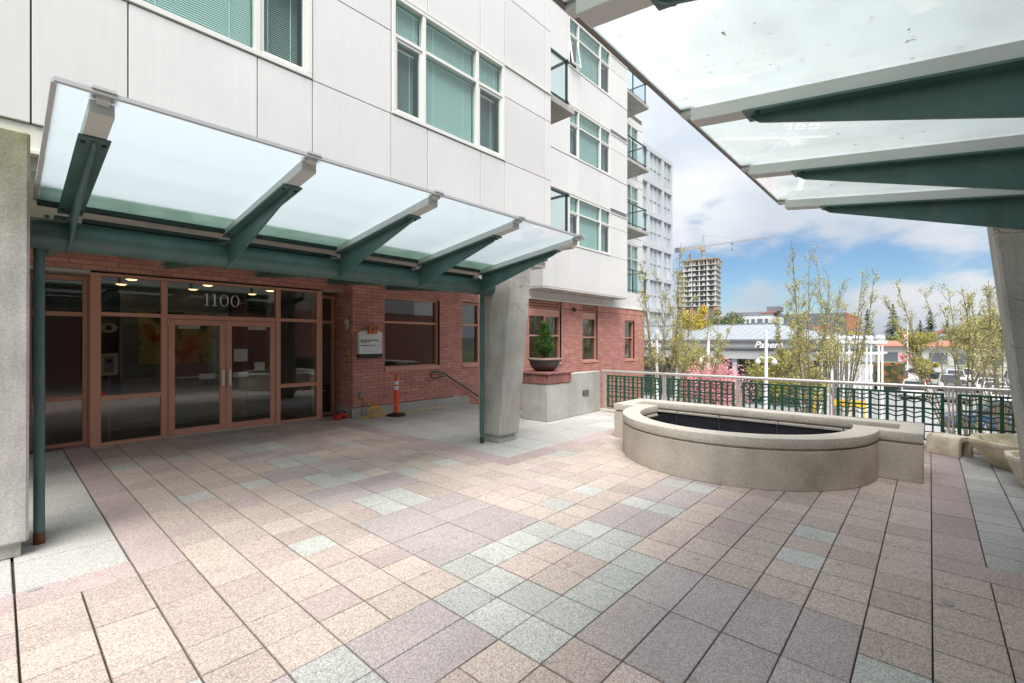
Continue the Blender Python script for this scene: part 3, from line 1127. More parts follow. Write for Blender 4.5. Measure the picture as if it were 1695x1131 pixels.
# soldier course along the top of the low wall
x = XST + .01
while x < XE - .07:
    if not any(h[0] - .02 < x + .03 < h[1] + .02 and h[3] > 3.0 for h in WIN_B):
        mass.box(x, x + .0675, YB2 - random.uniform(0, .003), YB2 + .09, SOLD0 + .01, ZT)
    x += .0775
singles.sort(key=lambda s: (s[2] - 1.0) ** 2 * .9 + (max(0, -s[3]) * 10) ** 2 if s[0] == 'x' else 5 + s[2])
bx = MB().box(0, BL - BJ, 0, .09, 0, BH - BJ).mesh('brick', M['brick'])
by = MB().box(0, .09, 0, BL - BJ, 0, BH - BJ).mesh('brick', M['brick'])
for n, (ax, fx, a, z) in enumerate(singles):
    if n < 300:
        o = link('brick', bx if ax == 'x' else by, bw)
        o.location = (a, fx, z) if ax == 'x' else (fx, a, z)
    elif ax == 'x':
        mass.box(a, a + BL - BJ, fx, fx + .09, z, z + BH - BJ)
    else:
        mass.box(fx, fx + .09, a, a + BL - BJ, z, z + BH - BJ)
stuff(mass.build('brickwork', M['brick'], bw, recalc=False))
sk = MB()
sk.box(5.31, 8.32, YB - .03, YB + .02, -.3, .20)
sk.box(8.32, 8.85, YB - .03, YB + .02, -1.2, .20)
sk.box(5.31, 5.36, YB + .02, 10.6, -.03, .20)
sk.build('concrete_base', M['conc'], bld, bevel=(.006, 1))
cp = MB()
cp.box(XST + .01, XE + .05, YB2 - .035, YB2 + .26, ZT + .005, ZT + .06)
cp.build('wall_coping', M['trim'], bld, bevel=(.006, 1))
bp = MB()
bp.box(XST + .01, XE - .1, YB2 + .05, YB2 + .09, ZT + .062, 3.50)
bp.build('transition_band', M['trim'], bld)
for a, b in ((10.62, 12.0), (12.0, 14.0), (14.0, 15.4), (15.4, 16.8), (16.8, 17.86), (17.86, 19.2), (19.2, XE - .02)):
    panel(a, b, ZT + .06, 3.95 if a > 17.8 else 3.495, YB2 + .02, t=.03)

# windows in the brick
WB = dict(mat='frame_t', gmat='store', fw=.055, rec=.06, blind=None, back=2.6)
def brick_window(x0, x1, z0, z1, cols, zt, louver=False):
    YB_ = YB if x0 < XST else YB2
    YW = YB_ + .09
    zz = z1
    if louver:
        zz = 2.665
        lb = MB()
        lb.box(x0 + .002, x1 - .002, YW + .07, YW + .09, zz + .20, z1 - .002)
        o = lb.build('louver', M['dark'], bld)
        n = 3
        for k in range(n):
            z = zz + .22 + k * (z1 - zz - .22) / n
            sb = MB()
            sb.prism([(YW - .02, z), (YW - .005, z - .004), (YW + .065, z + .075), (YW + .05, z + .08)], 'x', x0 + .055, x1 - .055)
            sb.build('louver_blade', M['frame_t'], o)
        fr = MB()
        fr.box(x0 + .002, x0 + .055, YW - .03, YW + .068, zz + .20, z1 - .002)
        fr.box(x1 - .055, x1 - .002, YW - .03, YW + .068, zz + .20, z1 - .002)
        fr.box(x0 + .002, x1 - .002, YW - .02, YW + .068, zz + .002, zz + .198)
        fr.build('louver_frame', M['frame_t'], o)
    w = window(x0 + .002, x1 - .002, z0 + .002, zz - .002, YW, cols, zt, **WB)
    s = MB()
    s.box(x0 + .002, x1 - .002, YB_ - .03, YW - .022, z0 - .07, z0 + .03)
    s.build('sill', M['frame_t'], w, bevel=(.006, 1))
    return w
brick_window(*WIN_B[0], (), 2.18)
brick_window(*WIN_B[1], (9.32,), 2.18)
brick_window(*WIN_B[2], (13.05,), 1.92, louver=True)
brick_window(*WIN_B[3], (), 1.88, louver=True)
brick_window(*WIN_B[4], (), 1.88)

# -- storefront and lobby -----------------------------------------------
def frame_box(name, boxes, parent, mat='frame_t', bevel=(.004, 1)):
    f = MB()
    for q in boxes: f.box(*q)
    return f.build(name, M[mat], parent, bevel=bevel)
SX0, SX1, ST = 1.00, 4.84, 2.83
fy0, fy1 = YS, YS + .12
def mull(x0, x1, z0, z1): return (x0, x1, fy0, fy1, z0, z1)
ZA, ZB, ZC, ZD = .78, 2.16, 2.785, .05
sf = frame_box('storefront', [
    mull(SX0, 1.13, 0, ST), mull(1.93, 2.02, 0, ZC), mull(3.86, 3.95, 0, ZC), mull(4.72, SX1, 0, ST),
    (1.13, 4.72, fy0 + .002, fy1, ZC, ST),
    (1.13, 1.93, fy0 + .004, fy1, ZB - .03, ZB + .035), (3.95, 4.72, fy0 + .004, fy1, ZB - .03, ZB + .035), (2.02, 3.86, fy0 + .004, fy1, ZB - .045, ZB + .035),
    (1.13, 1.93, fy0 + .004, fy1, ZA - .04, ZA + .04), (3.95, 4.72, fy0 + .004, fy1, ZA - .04, ZA + .04),
    (1.13, 1.93, fy0 + .004, fy1, 0, ZD), (3.95, 4.72, fy0 + .004, fy1, 0, ZD)], bld)
def pane(x0, x1, z0, z1, parent, y=YS + .06, mat='store'):
    return MB().box(x0, x1, y, y + .006, z0, z1).build('pane', G[mat], parent)
for a, b in ((1.13, 1.93), (3.95, 4.72)):
    pane(a, b, ZD, ZA - .04, sf)
    pane(a, b, ZA + .04, ZB - .03, sf)
    pane(a, b, ZB + .035, ZC, sf)
pane(2.02, 3.86, ZB + .035, ZC, sf)
MB().box(1.97, 3.91, fy0 - .02, fy1 + .02, -.002, .012).build('threshold', M['silver'], sf)
# side lights set back left and right
def set_back(x0, x1, y, zsplit):
    o = frame_box('side_light', [(x0, x0 + .06, y, y + .1, 0, ST - .04), (x1 - .06, x1, y, y + .1, 0, ST - .04), (x0 + .06, x1 - .06, y + .002, y + .1, ST - .12, ST - .04),
                             *[(x0 + .06, x1 - .06, y + .003, y + .1, z - .035, z + .035) for z in zsplit], (x0 + .06, x1 - .06, y + .002, y + .1, 0, .06)], bld)
    zs = [.06, *zsplit, ST - .12]
    for a, b in zip(zs, zs[1:]):
        pane(x0 + .06, x1 - .06, a, b, o, y + .05)
    return o
set_back(.30, 1.0, 10.40, (ZA, ZB))
set_back(4.86, 5.33, 10.46, (ZB,))
for q in ((SX0, SX0 + .05, fy1 + .002, 10.398, 0, ST - .002), (SX1 - .05, SX1, fy1 + .002, 10.458, 0, ST)):
    frame_box('side_return', [q], bld)
# recess ceilings
for q in ((.27, .998, 10.02, 10.5, 2.80, 2.86), (4.842, 5.338, 10.02, 10.56, 2.84, 2.868)):
    frame_box('recess_ceiling', [q], bld, 'lob_ceil')
# doors
def door(x0, x1, hinge_left):
    y0, y1 = YS + .012, YS + .062
    z0, z1 = .014, ZB - .052
    d = frame_box('door', [(x0, x0 + .10, y0, y1, z0, z1), (x1 - .10, x1, y0, y1, z0, z1), (x0 + .10, x1 - .10, y0 + .001, y1, z1 - .10, z1), (x0 + .10, x1 - .10, y0 + .001, y1, z0, z0 + .12)], bld)
    pane(x0 + .10, x1 - .10, z0 + .12, z1 - .10, d, YS + .034)
    xm = x1 - .055 if hinge_left else x0 + .055
    h = MB()
    h.box(xm - .026, xm + .026, y0 - .055, y0 - .045, .86, 1.17)
    h.box(xm - .012, xm + .012, y0 - .046, y0 - .001, .88, .90)
    h.box(xm - .012, xm + .012, y0 - .046, y0 - .001, 1.13, 1.15)
    h.build('handle', M['steel'], d, bevel=(.003, 1))
    p = MB()
    p.tube([(x0 + .06, y1 + .07, 1.05), (x1 - .06, y1 + .07, 1.05)], .014)
    c = (x0 + x1) / 2 + (.17 if hinge_left else -.17)
    p.box(c - .13, c + .13, y1 + .04, y1 + .10, 1.0, 1.10)
    for q in (x0 + .06, x1 - .06):
        p.box(q - .02, q + .02, y1 + .001, y1 + .085, 1.03, 1.07)
    p.build('push_bar', M['steel'], d, bevel=(.004, 1))
    cl = MB()
    q0 = x0 + .16 if hinge_left else x1 - .50
    cl.box(q0, q0 + .34, y1 + .004, y1 + .06, z1 - .165, z1 - .095)
    cl.build('closer', M['white'], d, bevel=(.004, 1))
    xh = x0 - .012 if hinge_left else x1 + .012
    for z in (.06, 1.0, z1 - .06):
        MB().tube([(xh, y0 - .018, z - .05), (xh, y0 - .018, z + .05)], .018, 8).build('hinge', M['frame_t'], d)
    return d
door(2.03, 2.938, True)
door(2.944, 3.85, False)
# house number on the transom glass
def digit(mb, ch, x, z, h, y0, y1):
    if ch == '1':
        mb.prism([(x + .050, z), (x + .050, z + h), (x + .030, z + h), (x - .005, z + h - .022), (x - .002, z + h - .032), (x + .026, z + h - .024), (x + .026, z)], 'y', y0, y1)
        mb.box(x - .008, x + .085, y0, y1, z - .001, z + .011)
        return .118
    cx, cz, a, b = x + .074, z + h / 2, .074, h / 2
    n = 36
    for k in range(n):
        t0, t1 = 2 * math.pi * k / n, 2 * math.pi * (k + 1) / n
        def P(t, s):
            w = .022 - .013 * abs(math.sin(t))
            return (cx + (a - (w if s else 0)) * math.cos(t), cz + (b - (w if s else 0)) * math.sin(t))
        o0, o1, i0, i1 = P(t0, 0), P(t1, 0), P(t0, 1), P(t1, 1)
        mb.prism([o0, o1, i1, i0], 'y', y0, y1)
    return .178
hn = bpy.data.objects.new('house_number', None)
C.objects.link(hn)
setp(hn, bld)
x = 2.60
for ch in '1100':
    nm = MB()
    x += digit(nm, ch, x, 2.385, .225, YS + .052, YS + .058) + .008
    nm.build('numeral', M['frame_w'], hn)

# lobby room
lb = MB()
LY0, LY1, LX0, LX1 = YS + .14, 13.4, -1.4, 5.35
lb.m = 0
lb.add([(LX0, LY1, 0), (LX1 + .1, LY1, 0), (LX1 + .1, LY1, 2.9), (LX0, LY1, 2.9)], [(0, 1, 2, 3)], 0)
lb.add([(LX0, LY0, 0), (LX0, LY1, 0), (LX0, LY1, 2.9), (LX0, LY0, 2.9)], [(0, 1, 2, 3)], 0)
lb.add([(LX1 + .1, 10.2, 0), (LX1 + .1, LY1, 0), (LX1 + .1, LY1, 2.9), (LX1 + .1, 10.2, 2.9)], [(0, 1, 2, 3)], 0)
lb.build('lobby_wall', M['lob_wall'], bld, recalc=False)
MB().box(LX0, LX1 + .1, 10.6, LY1, -.25, .0).box(LX0, LX1 + .1, YS + .13, 10.6, -.25, -.002).build('lobby_floor', M['lob_floor'], bld)
ce = MB().box(LX0, LX1 + .1, YS + .13, LY1, 2.872, 2.98).build('lobby_ceiling', M['lob_ceil'], bld)
for k, (x, y) in enumerate(((1.66, 10.98), (1.66, 12.05), (2.88, 10.98), (2.88, 12.05), (4.13, 11.1), (4.13, 12.2))):
    d = MB().lathe([(.115, 0), (.115, .012), (.092, .012), (.092, .004)], 20, (x, y, 2.858))
    o = d.build('downlight', M['white'], ce)
    MB().lathe([(.0, -.022), (.05, -.018), (.09, 0), (.09, .003), (0, .003)], 18, (x, y, 2.858)).build('lens', LAMPW, o)
pt = MB().box(1.98, 3.42, LY1 - 1.0, LY1 - .95, 1.22, 2.36)
MB().box(1.7, 3.7, LY1 - .95, LY1 - .90, 0, 2.87).build('partition', M['lob_wall'], bld)
tag(pt.build('painting', CANVAS, None, bevel=(.004, 1)), 'large yellow and red abstract canvas on the lobby wall behind the doors', 'painting')
MB().lathe([(.17, 0), (.17, 2.87)], 24, (4.75, 12.6, 0)).build('lobby_column', M['lob_col'], bld, smooth=True)
MB().box(3.75, 3.83, 11.6, 13.3, 0, 2.87).build('lobby_partition', M['lob_red'], bld)
mt = MB().box(1.35, 4.5, 10.3, 11.5, .001, .012)
tag(mt.build('door_mat', M['black'], None), 'dark entrance mat on the lobby floor behind the glass doors', 'mat')
def sheet(name, x, z, w, h, y, label, cat, mat='white', lines=0):
    o = MB().box(x, x + w, y, y + .002, z, z + h).build(name, M[mat])
    tag(o, label, cat)
    if lines:
        q = MB()
        for k in range(lines):
            zz = z + h * (.82 - .68 * k / max(1, lines - 1))
            q.box(x + w * .12, x + w * (.85 - .2 * (k % 2)), y - .001, y, zz - h * .02, zz + h * .02)
        q.build('print', M['ink_g'], o)
    return o
sheet('paper_notice', 2.98 + .11, 1.32, .24, .24, YS + .046, 'white notice sheet taped inside the right door glass, upper one', 'notice', lines=4)
sheet('paper_notice', 3.46, 1.13, .19, .16, YS + .046, 'small white notice with a dark arrow bar inside the right door glass', 'notice', lines=2)
sheet('red_sticker', 1.135, .83, .05, .045, YS + .052, 'small red sticker low on the glass left of the doors', 'sticker', 'red')
ip = thing('intercom_panel', (1.40, 11.4, 1.1), 'pale metal entry intercom panel seen through the left pane', 'intercom')
MB().box(1.18, 1.42, 10.62, 10.66, 1.12, 1.50).build('housing', M['lamp_glass'], ip, bevel=(.006, 1))
MB().box(1.235, 1.365, 10.612, 10.622, 1.17, 1.45).build('keypad', M['greywall'], ip)
MB().box(1.26, 1.34, 10.606, 10.613, 1.34, 1.40).build('screen', M['black'], ip)
MB().box(1.29, 1.31, 10.63, 10.65, 0, 1.12).build('post', M['greywall'], ip)
os_ = thing('oval_sign', (1.2, 10.65, 1.9), 'oval cream sign with a dark emblem behind the left pane', 'sign')
MB().lathe([(.0, 0), (.12, 0), (.12, .02), (0, .02)], 28, (0, 0, 0), sy=.72).build('face', M['lamp_glass'], os_)
MB().lathe([(.028, .021), (.045, .021), (.045, .026), (.028, .026)], 20, (0, 0, 0)).build('emblem', M['ink'], os_)
for ch in os_.children:
    ch.matrix_parent_inverse = Matrix.Identity(4)
os_.rotation_euler = (R(90), 0, 0)
os_.location = (1.30, 10.68, 1.95)
tb = thing('trash_bin', (5.05, 10.75, 0), 'black bin standing in the dark entrance recess beside the brick', 'bin')
MB().prism([(4.92, 0), (5.26, 0), (5.29, .62), (4.89, .62)], 'y', 10.62, 10.95).build('body', M['black'], tb, bevel=(.02, 2))
MB().box(4.88, 5.30, 10.60, 10.97, .625, .70).build('lid', M['black'], tb, bevel=(.02, 2))
MB().tube([(4.98, 10.60, .56), (4.98, 10.57, .56), (5.18, 10.57, .56), (5.18, 10.60, .56)], .01, 6).build('handle', M['steel'], tb)

# ================================================================== CANOPIES AND PILLARS
AX = 2.338                        # the courtyard mirrors about this line
def mir(flip):
    return (lambda y: 2 * AX - y) if flip else (lambda y: y)
CE, CI = 3.52, 5.47               # outer and inner glass edge (Y)
def cz(y): return 3.14 - .13 * (y - CE)
CX0, CX1 = 0.215, 5.40
ARMS = [.41 + 1.22 * k for k in range(5)]
def canopy(name, flip, label, gmat):
    F = mir(flip)
    t = thing(name, (2.8, F(5.55), 2.62), label, 'canopy', 'glass entrance canopies facing across the courtyard')
    # glass panes, one per bay, with end overhangs
    xs = [CX0, *[(a) for a in ARMS[1:-1]], CX1]
    def slab(b, x0, x1, y0, y1, off0, off1):
        b.add([(x0, F(y0), cz(y0) + off0), (x1, F(y0), cz(y0) + off0), (x1, F(y1), cz(y1) + off0), (x0, F(y1), cz(y1) + off0),
               (x0, F(y0), cz(y0) + off1), (x1, F(y0), cz(y0) + off1), (x1, F(y1), cz(y1) + off1), (x0, F(y1), cz(y1) + off1)],
              [(3, 2, 1, 0), (4, 5, 6, 7), (0, 1, 5, 4), (1, 2, 6, 5), (2, 3, 7, 6), (3, 0, 4, 7)])
    for a, c in zip(xs, xs[1:]):
        b = MB()
        slab(b, a + .004, c - .004, CE + .022, CI, -.010, .002)
        b.build('glass_pane', G[gmat], t)
    e = MB()
    slab(e, CX0 - .012, CX1 + .012, CE - .004, CE + .020, -.016, .008)
    slab(e, CX0 - .022, CX0 + .002, CE + .021, CI, -.016, .008)
    slab(e, CX1 - .002, CX1 + .022, CE + .021, CI, -.016, .008)
    e.build('edge_strip', M['bronze' if flip else 'tower_w'], t)  # left strip coloured paler to stand for the sky its front reflects
    for x in ARMS:
        s = MB()
        slab(s, x - .058, x + .058, CE + .085, CI - .02, -.092, -.014)
        s.build('glazing_bar', M['silver'], t, bevel=(.004, 1))
        k = MB()
        slab(k, x - .055, x + .055, CE - .012, CE + .10, .004, .020)
        slab(k, x - .03, x + .03, CE + .015, CE + .084, -.04, -.012)
        k.build('clip', M['silver'], t)
        y0, y1 = CE + .40, 5.425
        w = MB()
        f0, f1 = cz(y0) - .094, cz(y1) - .094
        w.prism([(F(y0), f0), (F(y1), f1), (F(y1), 2.505), (F(y1 - .08), 2.53), (F(y0 + .05), f0 - .06), (F(y0 + .01), f0 - .03)], 'x', x - .009, x + .009)
        slab(w, x - .078, x + .078, y0 - .02, y1, -.106, -.0935)
        # tail of the arm behind the tube
        w.prism([(F(5.66), 2.53), (F(8.2), 2.76), (F(8.2), 2.885), (F(5.66), 2.80)], 'x', x - .009, x + .009)
        w.box(x - .078, x + .078, F(5.66), F(8.2), 2.80, 2.812)
        w.box(x - .02, x + .02, F(8.12), F(8.16), 2.885, 3.29)
        w.build('arm', M['teal'], t)
        for dx in (-.052, .052):
            for yb in (y0 + .05, y1 - .12):
                MB().lathe([(.013, 0), (.013, .012), (0, .012)], 6, (x + dx, F(yb), cz(yb) - .119)).build('bolt', M['teal_d'], t)
        c = MB()
        c.tube([(x - .012, F(5.55), 2.62), (x + .012, F(5.55), 2.62)], .142, 28)
        c.build('collar', M['teal'], t, smooth=True)
    MB().tube([(.16, F(5.55), 2.62), (5.60, F(5.55), 2.62)], .128, 32).build('tube_beam', M['teal'], t, smooth=True)
    q = MB()
    for a, c in zip(ARMS, ARMS[1:]):
        q.box(a + .09, c - .09, F(5.52), F(5.60), 2.752, 2.79)
    q.box(CX0, CX1, F(CI - .06), F(CI + .02), cz(CI) - .05, cz(CI) - .013)
    q.build('gutter_channel', M['teal_d'], t)
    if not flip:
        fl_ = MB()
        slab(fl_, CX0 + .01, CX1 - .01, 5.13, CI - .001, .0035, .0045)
        fl_.build('green_film', FILM_MAT, t)  # patchy green translucent strip over the inner edge of the panes
        MB().tube([(CX0 + .03, F(5.56), 3.05), (CX1 - .03, F(5.56), 3.05)], .10, 24).build('green_tube', M['pale_green'], t, smooth=True)  # pale green tube above the inner glass edge, visible through the panes
    for x, y in ((.235, 5.60), (5.46, 5.60)):
        MB().tube([(x, F(y), .10), (x, F(y), 2.52)], .036, 16).build('drainpipe', M['teal'], t, smooth=True)
        MB().tube([(x, F(y), .0), (x, F(y), .099)], .038, 16).build('pipe_foot', M['rust'] if x < 1 else M['teal_d'], t, smooth=True)
    return t
canopy('entrance_canopy', False, 'frosted glass canopy on teal steel arms in front of the red storefront', 'canopy')
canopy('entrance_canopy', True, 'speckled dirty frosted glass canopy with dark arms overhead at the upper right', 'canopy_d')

def pillar(x0, flip, label):
    F = mir(flip)
    t = thing('concrete_pillar', (x0 + .25, F(5.59), 0), label, 'pillar', 'leaning concrete pillars of the courtyard')
    b = MB()
    b.prism([(F(5.34 - .012), .12), (F(5.84), .12), (F(5.84), 3.28), (F(5.34 - .10 * 3.28), 3.28)], 'x', x0, x0 + .5)
    mk_ = M['conc_m' if x0 < 1 else 'conc_p']
    b.build('shaft', mk_, t, bevel=(.018, 1))
    MB().box(x0 + .04, x0 + .46, F(5.38), F(5.80), 0, .119).build('plinth', mk_, t, bevel=(.008, 1))
    return t
pillar(5.60, False, 'weathered concrete pillar leaning out between the canopy end and the planter pier')
pillar(-.335, False, 'mossy topped concrete pillar at the left edge beside the teal drainpipe')
pillar(5.60, True, 'shaded dark concrete pillar leaning over the stone bowls')
pillar(-.335, True, 'concrete pillar under the near end of the overhead canopy')
b = MB()
b.tube([(5.585, 5.62, 2.42), (5.603, 5.62, 2.42)], .055, 20)
tag(b.build('alarm_disc', M['lamp_glass'], smooth=True), 'small round pale disc fixed high on the concrete pillar by the canopy end', 'alarm')

# twin building across the courtyard, behind the viewer
tw = thing('opposite_building', (2, -4, 0), 'white panelled twin building across the courtyard mirrored in the glass', 'building')
F = mir(True)
b = MB()
b.box(-6, 7.89, F(6.05), F(14), 3.42, 7.2)
b.box(7.9, 12.05, F(10.7), F(14), 3.42, 7.2)
b.box(12.06, 17.8, F(9.56), F(14), 3.42, 7.2)
b.build('wall', M['panel'], tw)
b = MB()
b.box(-12, 5.3, F(10.15), F(14), -.4, 3.41)
b.box(5.31, 20.6, F(9.63), F(14), GZ, 3.41)
b.build('brick_wall', M['brick'], tw)
for zs in (4.0, 7.1):
    o = MB().box(7.92, 9.6, F(6.3), F(9.9), zs - .1, zs + .08).build('balcony', M['conc'], tw)
    r = MB()
    for y in (6.35, 7.2, 8.05, 8.9, 9.75):
        r.bar((9.5, F(y), zs + .08), (9.5, F(y), zs + 1.1), .04, .04)
    r.bar((9.5, F(6.35), zs + 1.1), (9.5, F(9.8), zs + 1.1), .05, .05)
    r.bar((7.95, F(6.35), zs + 1.1), (9.5, F(6.35), zs + 1.1), .05, .05)
    r.build('balcony_railing', M['teal_d'], o)
MB().box(-6, 7.85, F(6.1), F(10.1), 3.30, 3.415).build('soffit', M['conc_d'], tw)
for x, dy in ((-5.5, 0), (-2.6, 0), (.3, 0), (3.9, 0), (13.5, 3.51)):
    f = MB()
    for q in ((x, x + 2.5, 5.14, 5.20), (x, x + 2.5, 6.89, 6.95), (x, x + .06, 5.2, 6.89), (x + 2.44, x + 2.5, 5.2, 6.89), (x + .62, x + .68, 5.2, 6.89), (x + 1.82, x + 1.88, 5.2, 6.89)):
        f.box(q[0], q[1], F(5.98 + dy), F(6.045 + dy), q[2], q[3])
    o = f.build('window', M['frame_w'], tw)
    MB().box(x + .06, x + 2.44, F(6.02 + dy), F(6.04 + dy), 5.2, 6.89).build('pane', surf('teal_pane', (.10, .26, .25), .2) if 'teal_pane' not in MATS else MATS['teal_pane'], o)
for x in (-4.5, -1.2, 2.2):
    f = MB()
    for q in ((x, x + 2.6, 0, .1), (x, x + 2.6, 2.5, 2.6), (x, x + .09, .1, 2.5), (x + 2.51, x + 2.6, .1, 2.5), (x + 1.25, x + 1.35, .1, 2.5)):
        f.box(q[0], q[1], F(10.03), F(10.145), q[2], q[3])
    o = f.build('shopfront', M['frame_t'], tw)
    MB().box(x + .09, x + 2.51, F(10.12), F(10.14), .1, 2.5).build('pane', M['carglass'], o)

# ================================================================== COURTYARD THINGS
# planter basin with a rounded front
FX, FYC = 7.40, 2.14
def arc(r, n=28, a0=90, a1=270):
    return [(FX + r * math.cos(R(a0 + (a1 - a0) * k / n)), FYC + r * math.sin(R(a0 + (a1 - a0) * k / n))) for k in range(n + 1)]
def loop(r, wx, ya, yb, bx):
    """wing end, arc, wing end, back: a closed outline with the same number of points for each offset."""
    h = math.sqrt(max(0, r * r - (wx - FX) ** 2))
    a0 = math.degrees(math.atan2(h, wx - FX))
    n = 32
    pts = [(FX + r * math.cos(R(a0 + (360 - 2 * a0) * k / n)), FYC + r * math.sin(R(a0 + (360 - 2 * a0) * k / n))) for k in range(n + 1)]
    return [(wx, yb)] + pts + [(wx, ya), (bx, ya), (bx, yb)]
def ring(lo, li, z0, z1, b):
    n = len(lo)
    vs = [(x, y, z0) for x, y in lo] + [(x, y, z1) for x, y in lo] + [(x, y, z0) for x, y in li] + [(x, y, z1) for x, y in li]
    fs = []
    for i in range(n):
        j = (i + 1) % n
        fs += [(i, j, n + j, n + i), (2 * n + j, 2 * n + i, 3 * n + i, 3 * n + j), (n + i, n + j, 3 * n + j, 3 * n + i), (j, i, 2 * n + i, 2 * n + j)]
    b.add(vs, fs)
ft = thing('planter_basin', (7.6, 2.14, 0), 'empty concrete planter basin with a rounded front wall and black lining', 'basin')
b = MB(); ring(loop(1.66, 7.43, .06, 4.22, 8.42), loop(1.40, 7.68, .30, 3.98, 8.13), 0.0, .458, b)
b.build('wall', M['conc_f'], ft, bevel=(.006, 1), smooth=True)
b = MB(); ring(loop(1.635, 7.455, .085, 4.195, 8.40), loop(1.43, 7.65, .27, 4.01, 8.16), .458, .482, b)
b.build('reveal_groove', M['conc_f'], ft, smooth=True)
b = MB(); ring(loop(1.668, 7.422, .052, 4.228, 8.43), loop(1.395, 7.685, .295, 3.985, 8.125), .482, .60, b)
b.build('coping', M['conc_cap'], ft, bevel=(.016, 2), smooth=True)
b = MB()
li = loop(1.388, 7.692, .292, 3.988, 8.118)
ring(li, [(FX + .3 + (x - FX - .3) * .985, FYC + (y - FYC) * .985) for x, y in li], .10, .425, b)
b.add([(x, y, .10) for x, y in li], [tuple(range(len(li)))])
b.build('lining', M['liner'], ft, recalc=False)
for y, h in ((.92, .30), (1.75, .33), (2.62, .28), (3.35, .34)):
    fo = MB().tube([(8.108, y, .465), (8.095, y + .012, .36), (8.085, y - .01, .25), (8.06, y + .02, .11)], [.008, .018, .022, .03], 6)
    fo.build('lining_fold', M['liner'], ft, smooth=True)
for k in range(14):
    y = .40 + k * .26
    MB().box(8.092, 8.117, y, y + .245, .426, .446).build('batten', M['steel'], ft)
b = MB()
arcp = arc(1.372, 22, 100, 260)
for p, q in zip(arcp, arcp[1:]):
    b.bar((p[0], p[1], .436), (p[0] + (q[0] - p[0]) * .93, p[1] + (q[1] - p[1]) * .93, .436), .02, .018)
stuff(b.build('curved_batten', M['steel'], ft))

# railing: stainless rail and posts, green panels of bars and chevrons
rl = thing('railing', (9.98, 2.8, .06), 'stainless steel railing with green chevron panels along the terrace edge', 'railing')
RX = 9.98
MB().tube([(RX, 6.0, .985), (RX, -7.0, .985)], .030, 16).build('handrail', M['steel'], rl, smooth=True)
posts = [5.93, 4.41, 2.86, 1.305, -.245, -1.80, -3.35, -4.90, -6.45]
for y in posts:
    p = MB()
    p.box(RX - .028, RX + .028, y - .034, y - .012, .05, .96)
    p.box(RX - .028, RX + .028, y + .012, y + .034, .05, .96)
    p.box(RX - .05, RX + .05, y - .06, y + .06, .062, .075)
    p.build('post', M['steel'], rl, bevel=(.003, 1))
def bar_part(name, q, parent, share={}):
    key = tuple(round(v, 4) for v in (q[1] - q[0], q[3] - q[2], q[5] - q[4]))
    if key not in share:
        share[key] = MB().box(0, q[1] - q[0], 0, q[3] - q[2], 0, q[5] - q[4]).mesh(name, M['green'])
    o = link(name, share[key], parent)
    o.location = (q[0], q[2], q[4])
    return o
ZP = [.135, .265, .385, .635, .880]
chev = {}
for pa, pb in zip(posts, posts[1:]):
    ya, yb = pb + .075, pa - .075
    fr = MB()
    fr.box(RX - .02, RX + .02, ya, ya + .044, .12, .895)
    fr.box(RX - .02, RX + .02, yb - .044, yb, .12, .895)
    fr.box(RX - .02, RX + .02, ya + .044, yb - .044, .862, .895)
    fr.box(RX - .02, RX + .02, ya + .044, yb - .044, .12, .152)
    for z in (.30, .72):
        fr.box(RX - .006, RX + .006, pb + .034, ya, z, z + .012)
        fr.box(RX - .006, RX + .006, yb, pa - .034, z, z + .012)
    pn = fr.build('panel', M['green'], rl)
    nb = 6
    w = (yb - ya - .044) / nb
    for z in (.385, .635):
        bar_part('bar', (RX - .015, RX + .015, ya + .044, yb - .044, z - .014, z + .014), pn)
    bar_part('bar', (RX - .008, RX + .008, ya + .044, yb - .044, .260, .274), pn)
    for k in range(nb + 1):
        y = ya + .022 + k * w
        if 0 < k < nb:
            bar_part('upright', (RX - .018, RX + .018, y - .021, y + .021, .153, .861), pn)
        if k < nb:
            ym = y + w / 2
            bar_part('thin_upright', (RX - .010, RX + .010, ym - .011, ym + .011, .154, .860), pn)
            for z in (.80, .725, .55, .475):
                kk = round(w, 3)
                if kk not in chev:
                    hw = w / 2 - .021
                    dz = .032
                    chev[kk] = MB().prism([(-hw, dz + .010), (0, .010), (hw, dz + .010), (hw, dz - .010), (0, -.010), (-hw, dz - .010)], 'x', -.009, .009).mesh('chevron', M['green'])
                o = link('chevron', chev[kk], pn)
                o.location = (RX, ym, z)

# low wall and planter pier
lw = thing('low_wall', (9.2, 6.12, 0), 'low grey concrete wall with a small dark vent between the pier and railing', 'wall')
MB().box(8.63, 9.94, 6.03, 6.24, 0, .985).build('wall', M['conc'], lw, bevel=(.012, 1))
v = MB().box(9.16, 9.40, 6.015, 6.029, .44, .56)
v = v.build('vent', M['black'], lw)
for k in range(4):
    MB().box(9.17, 9.39, 6.008, 6.0145, .452 + k * .027, .462 + k * .027).build('slat', M['greywall'], v)
pr = thing('planter_pier', (8.2, 6.35, 0), 'square concrete pier with a brick cap holding the planted bowl', 'pier')
MB().box(7.78, 8.62, 6.0, 6.72, 0, .80).build('base', M['conc'], pr, bevel=(.012, 1))
MB().box(7.79, 8.61, 6.01, 6.71, .802, 1.0).build('mortar_core', M['mortar'], pr)
sb = MB().box(0, .078, 0, .05, 0, .19).mesh('brick', M['cap_brick'])
sb2 = MB().box(0, .05, 0, .078, 0, .19).mesh('brick', M['cap_brick'])
n = 10
for k in range(n):
    x = 7.775 + k * .085
    o = link('brick', sb, pr); o.location = (x, 5.985, .808)
for k in range(8):
    y = 6.04 + k * .086
    o = link('brick', sb2, pr); o.location = (7.765, y, .808)
    o = link('brick', sb2, pr); o.location = (8.588, y, .808)
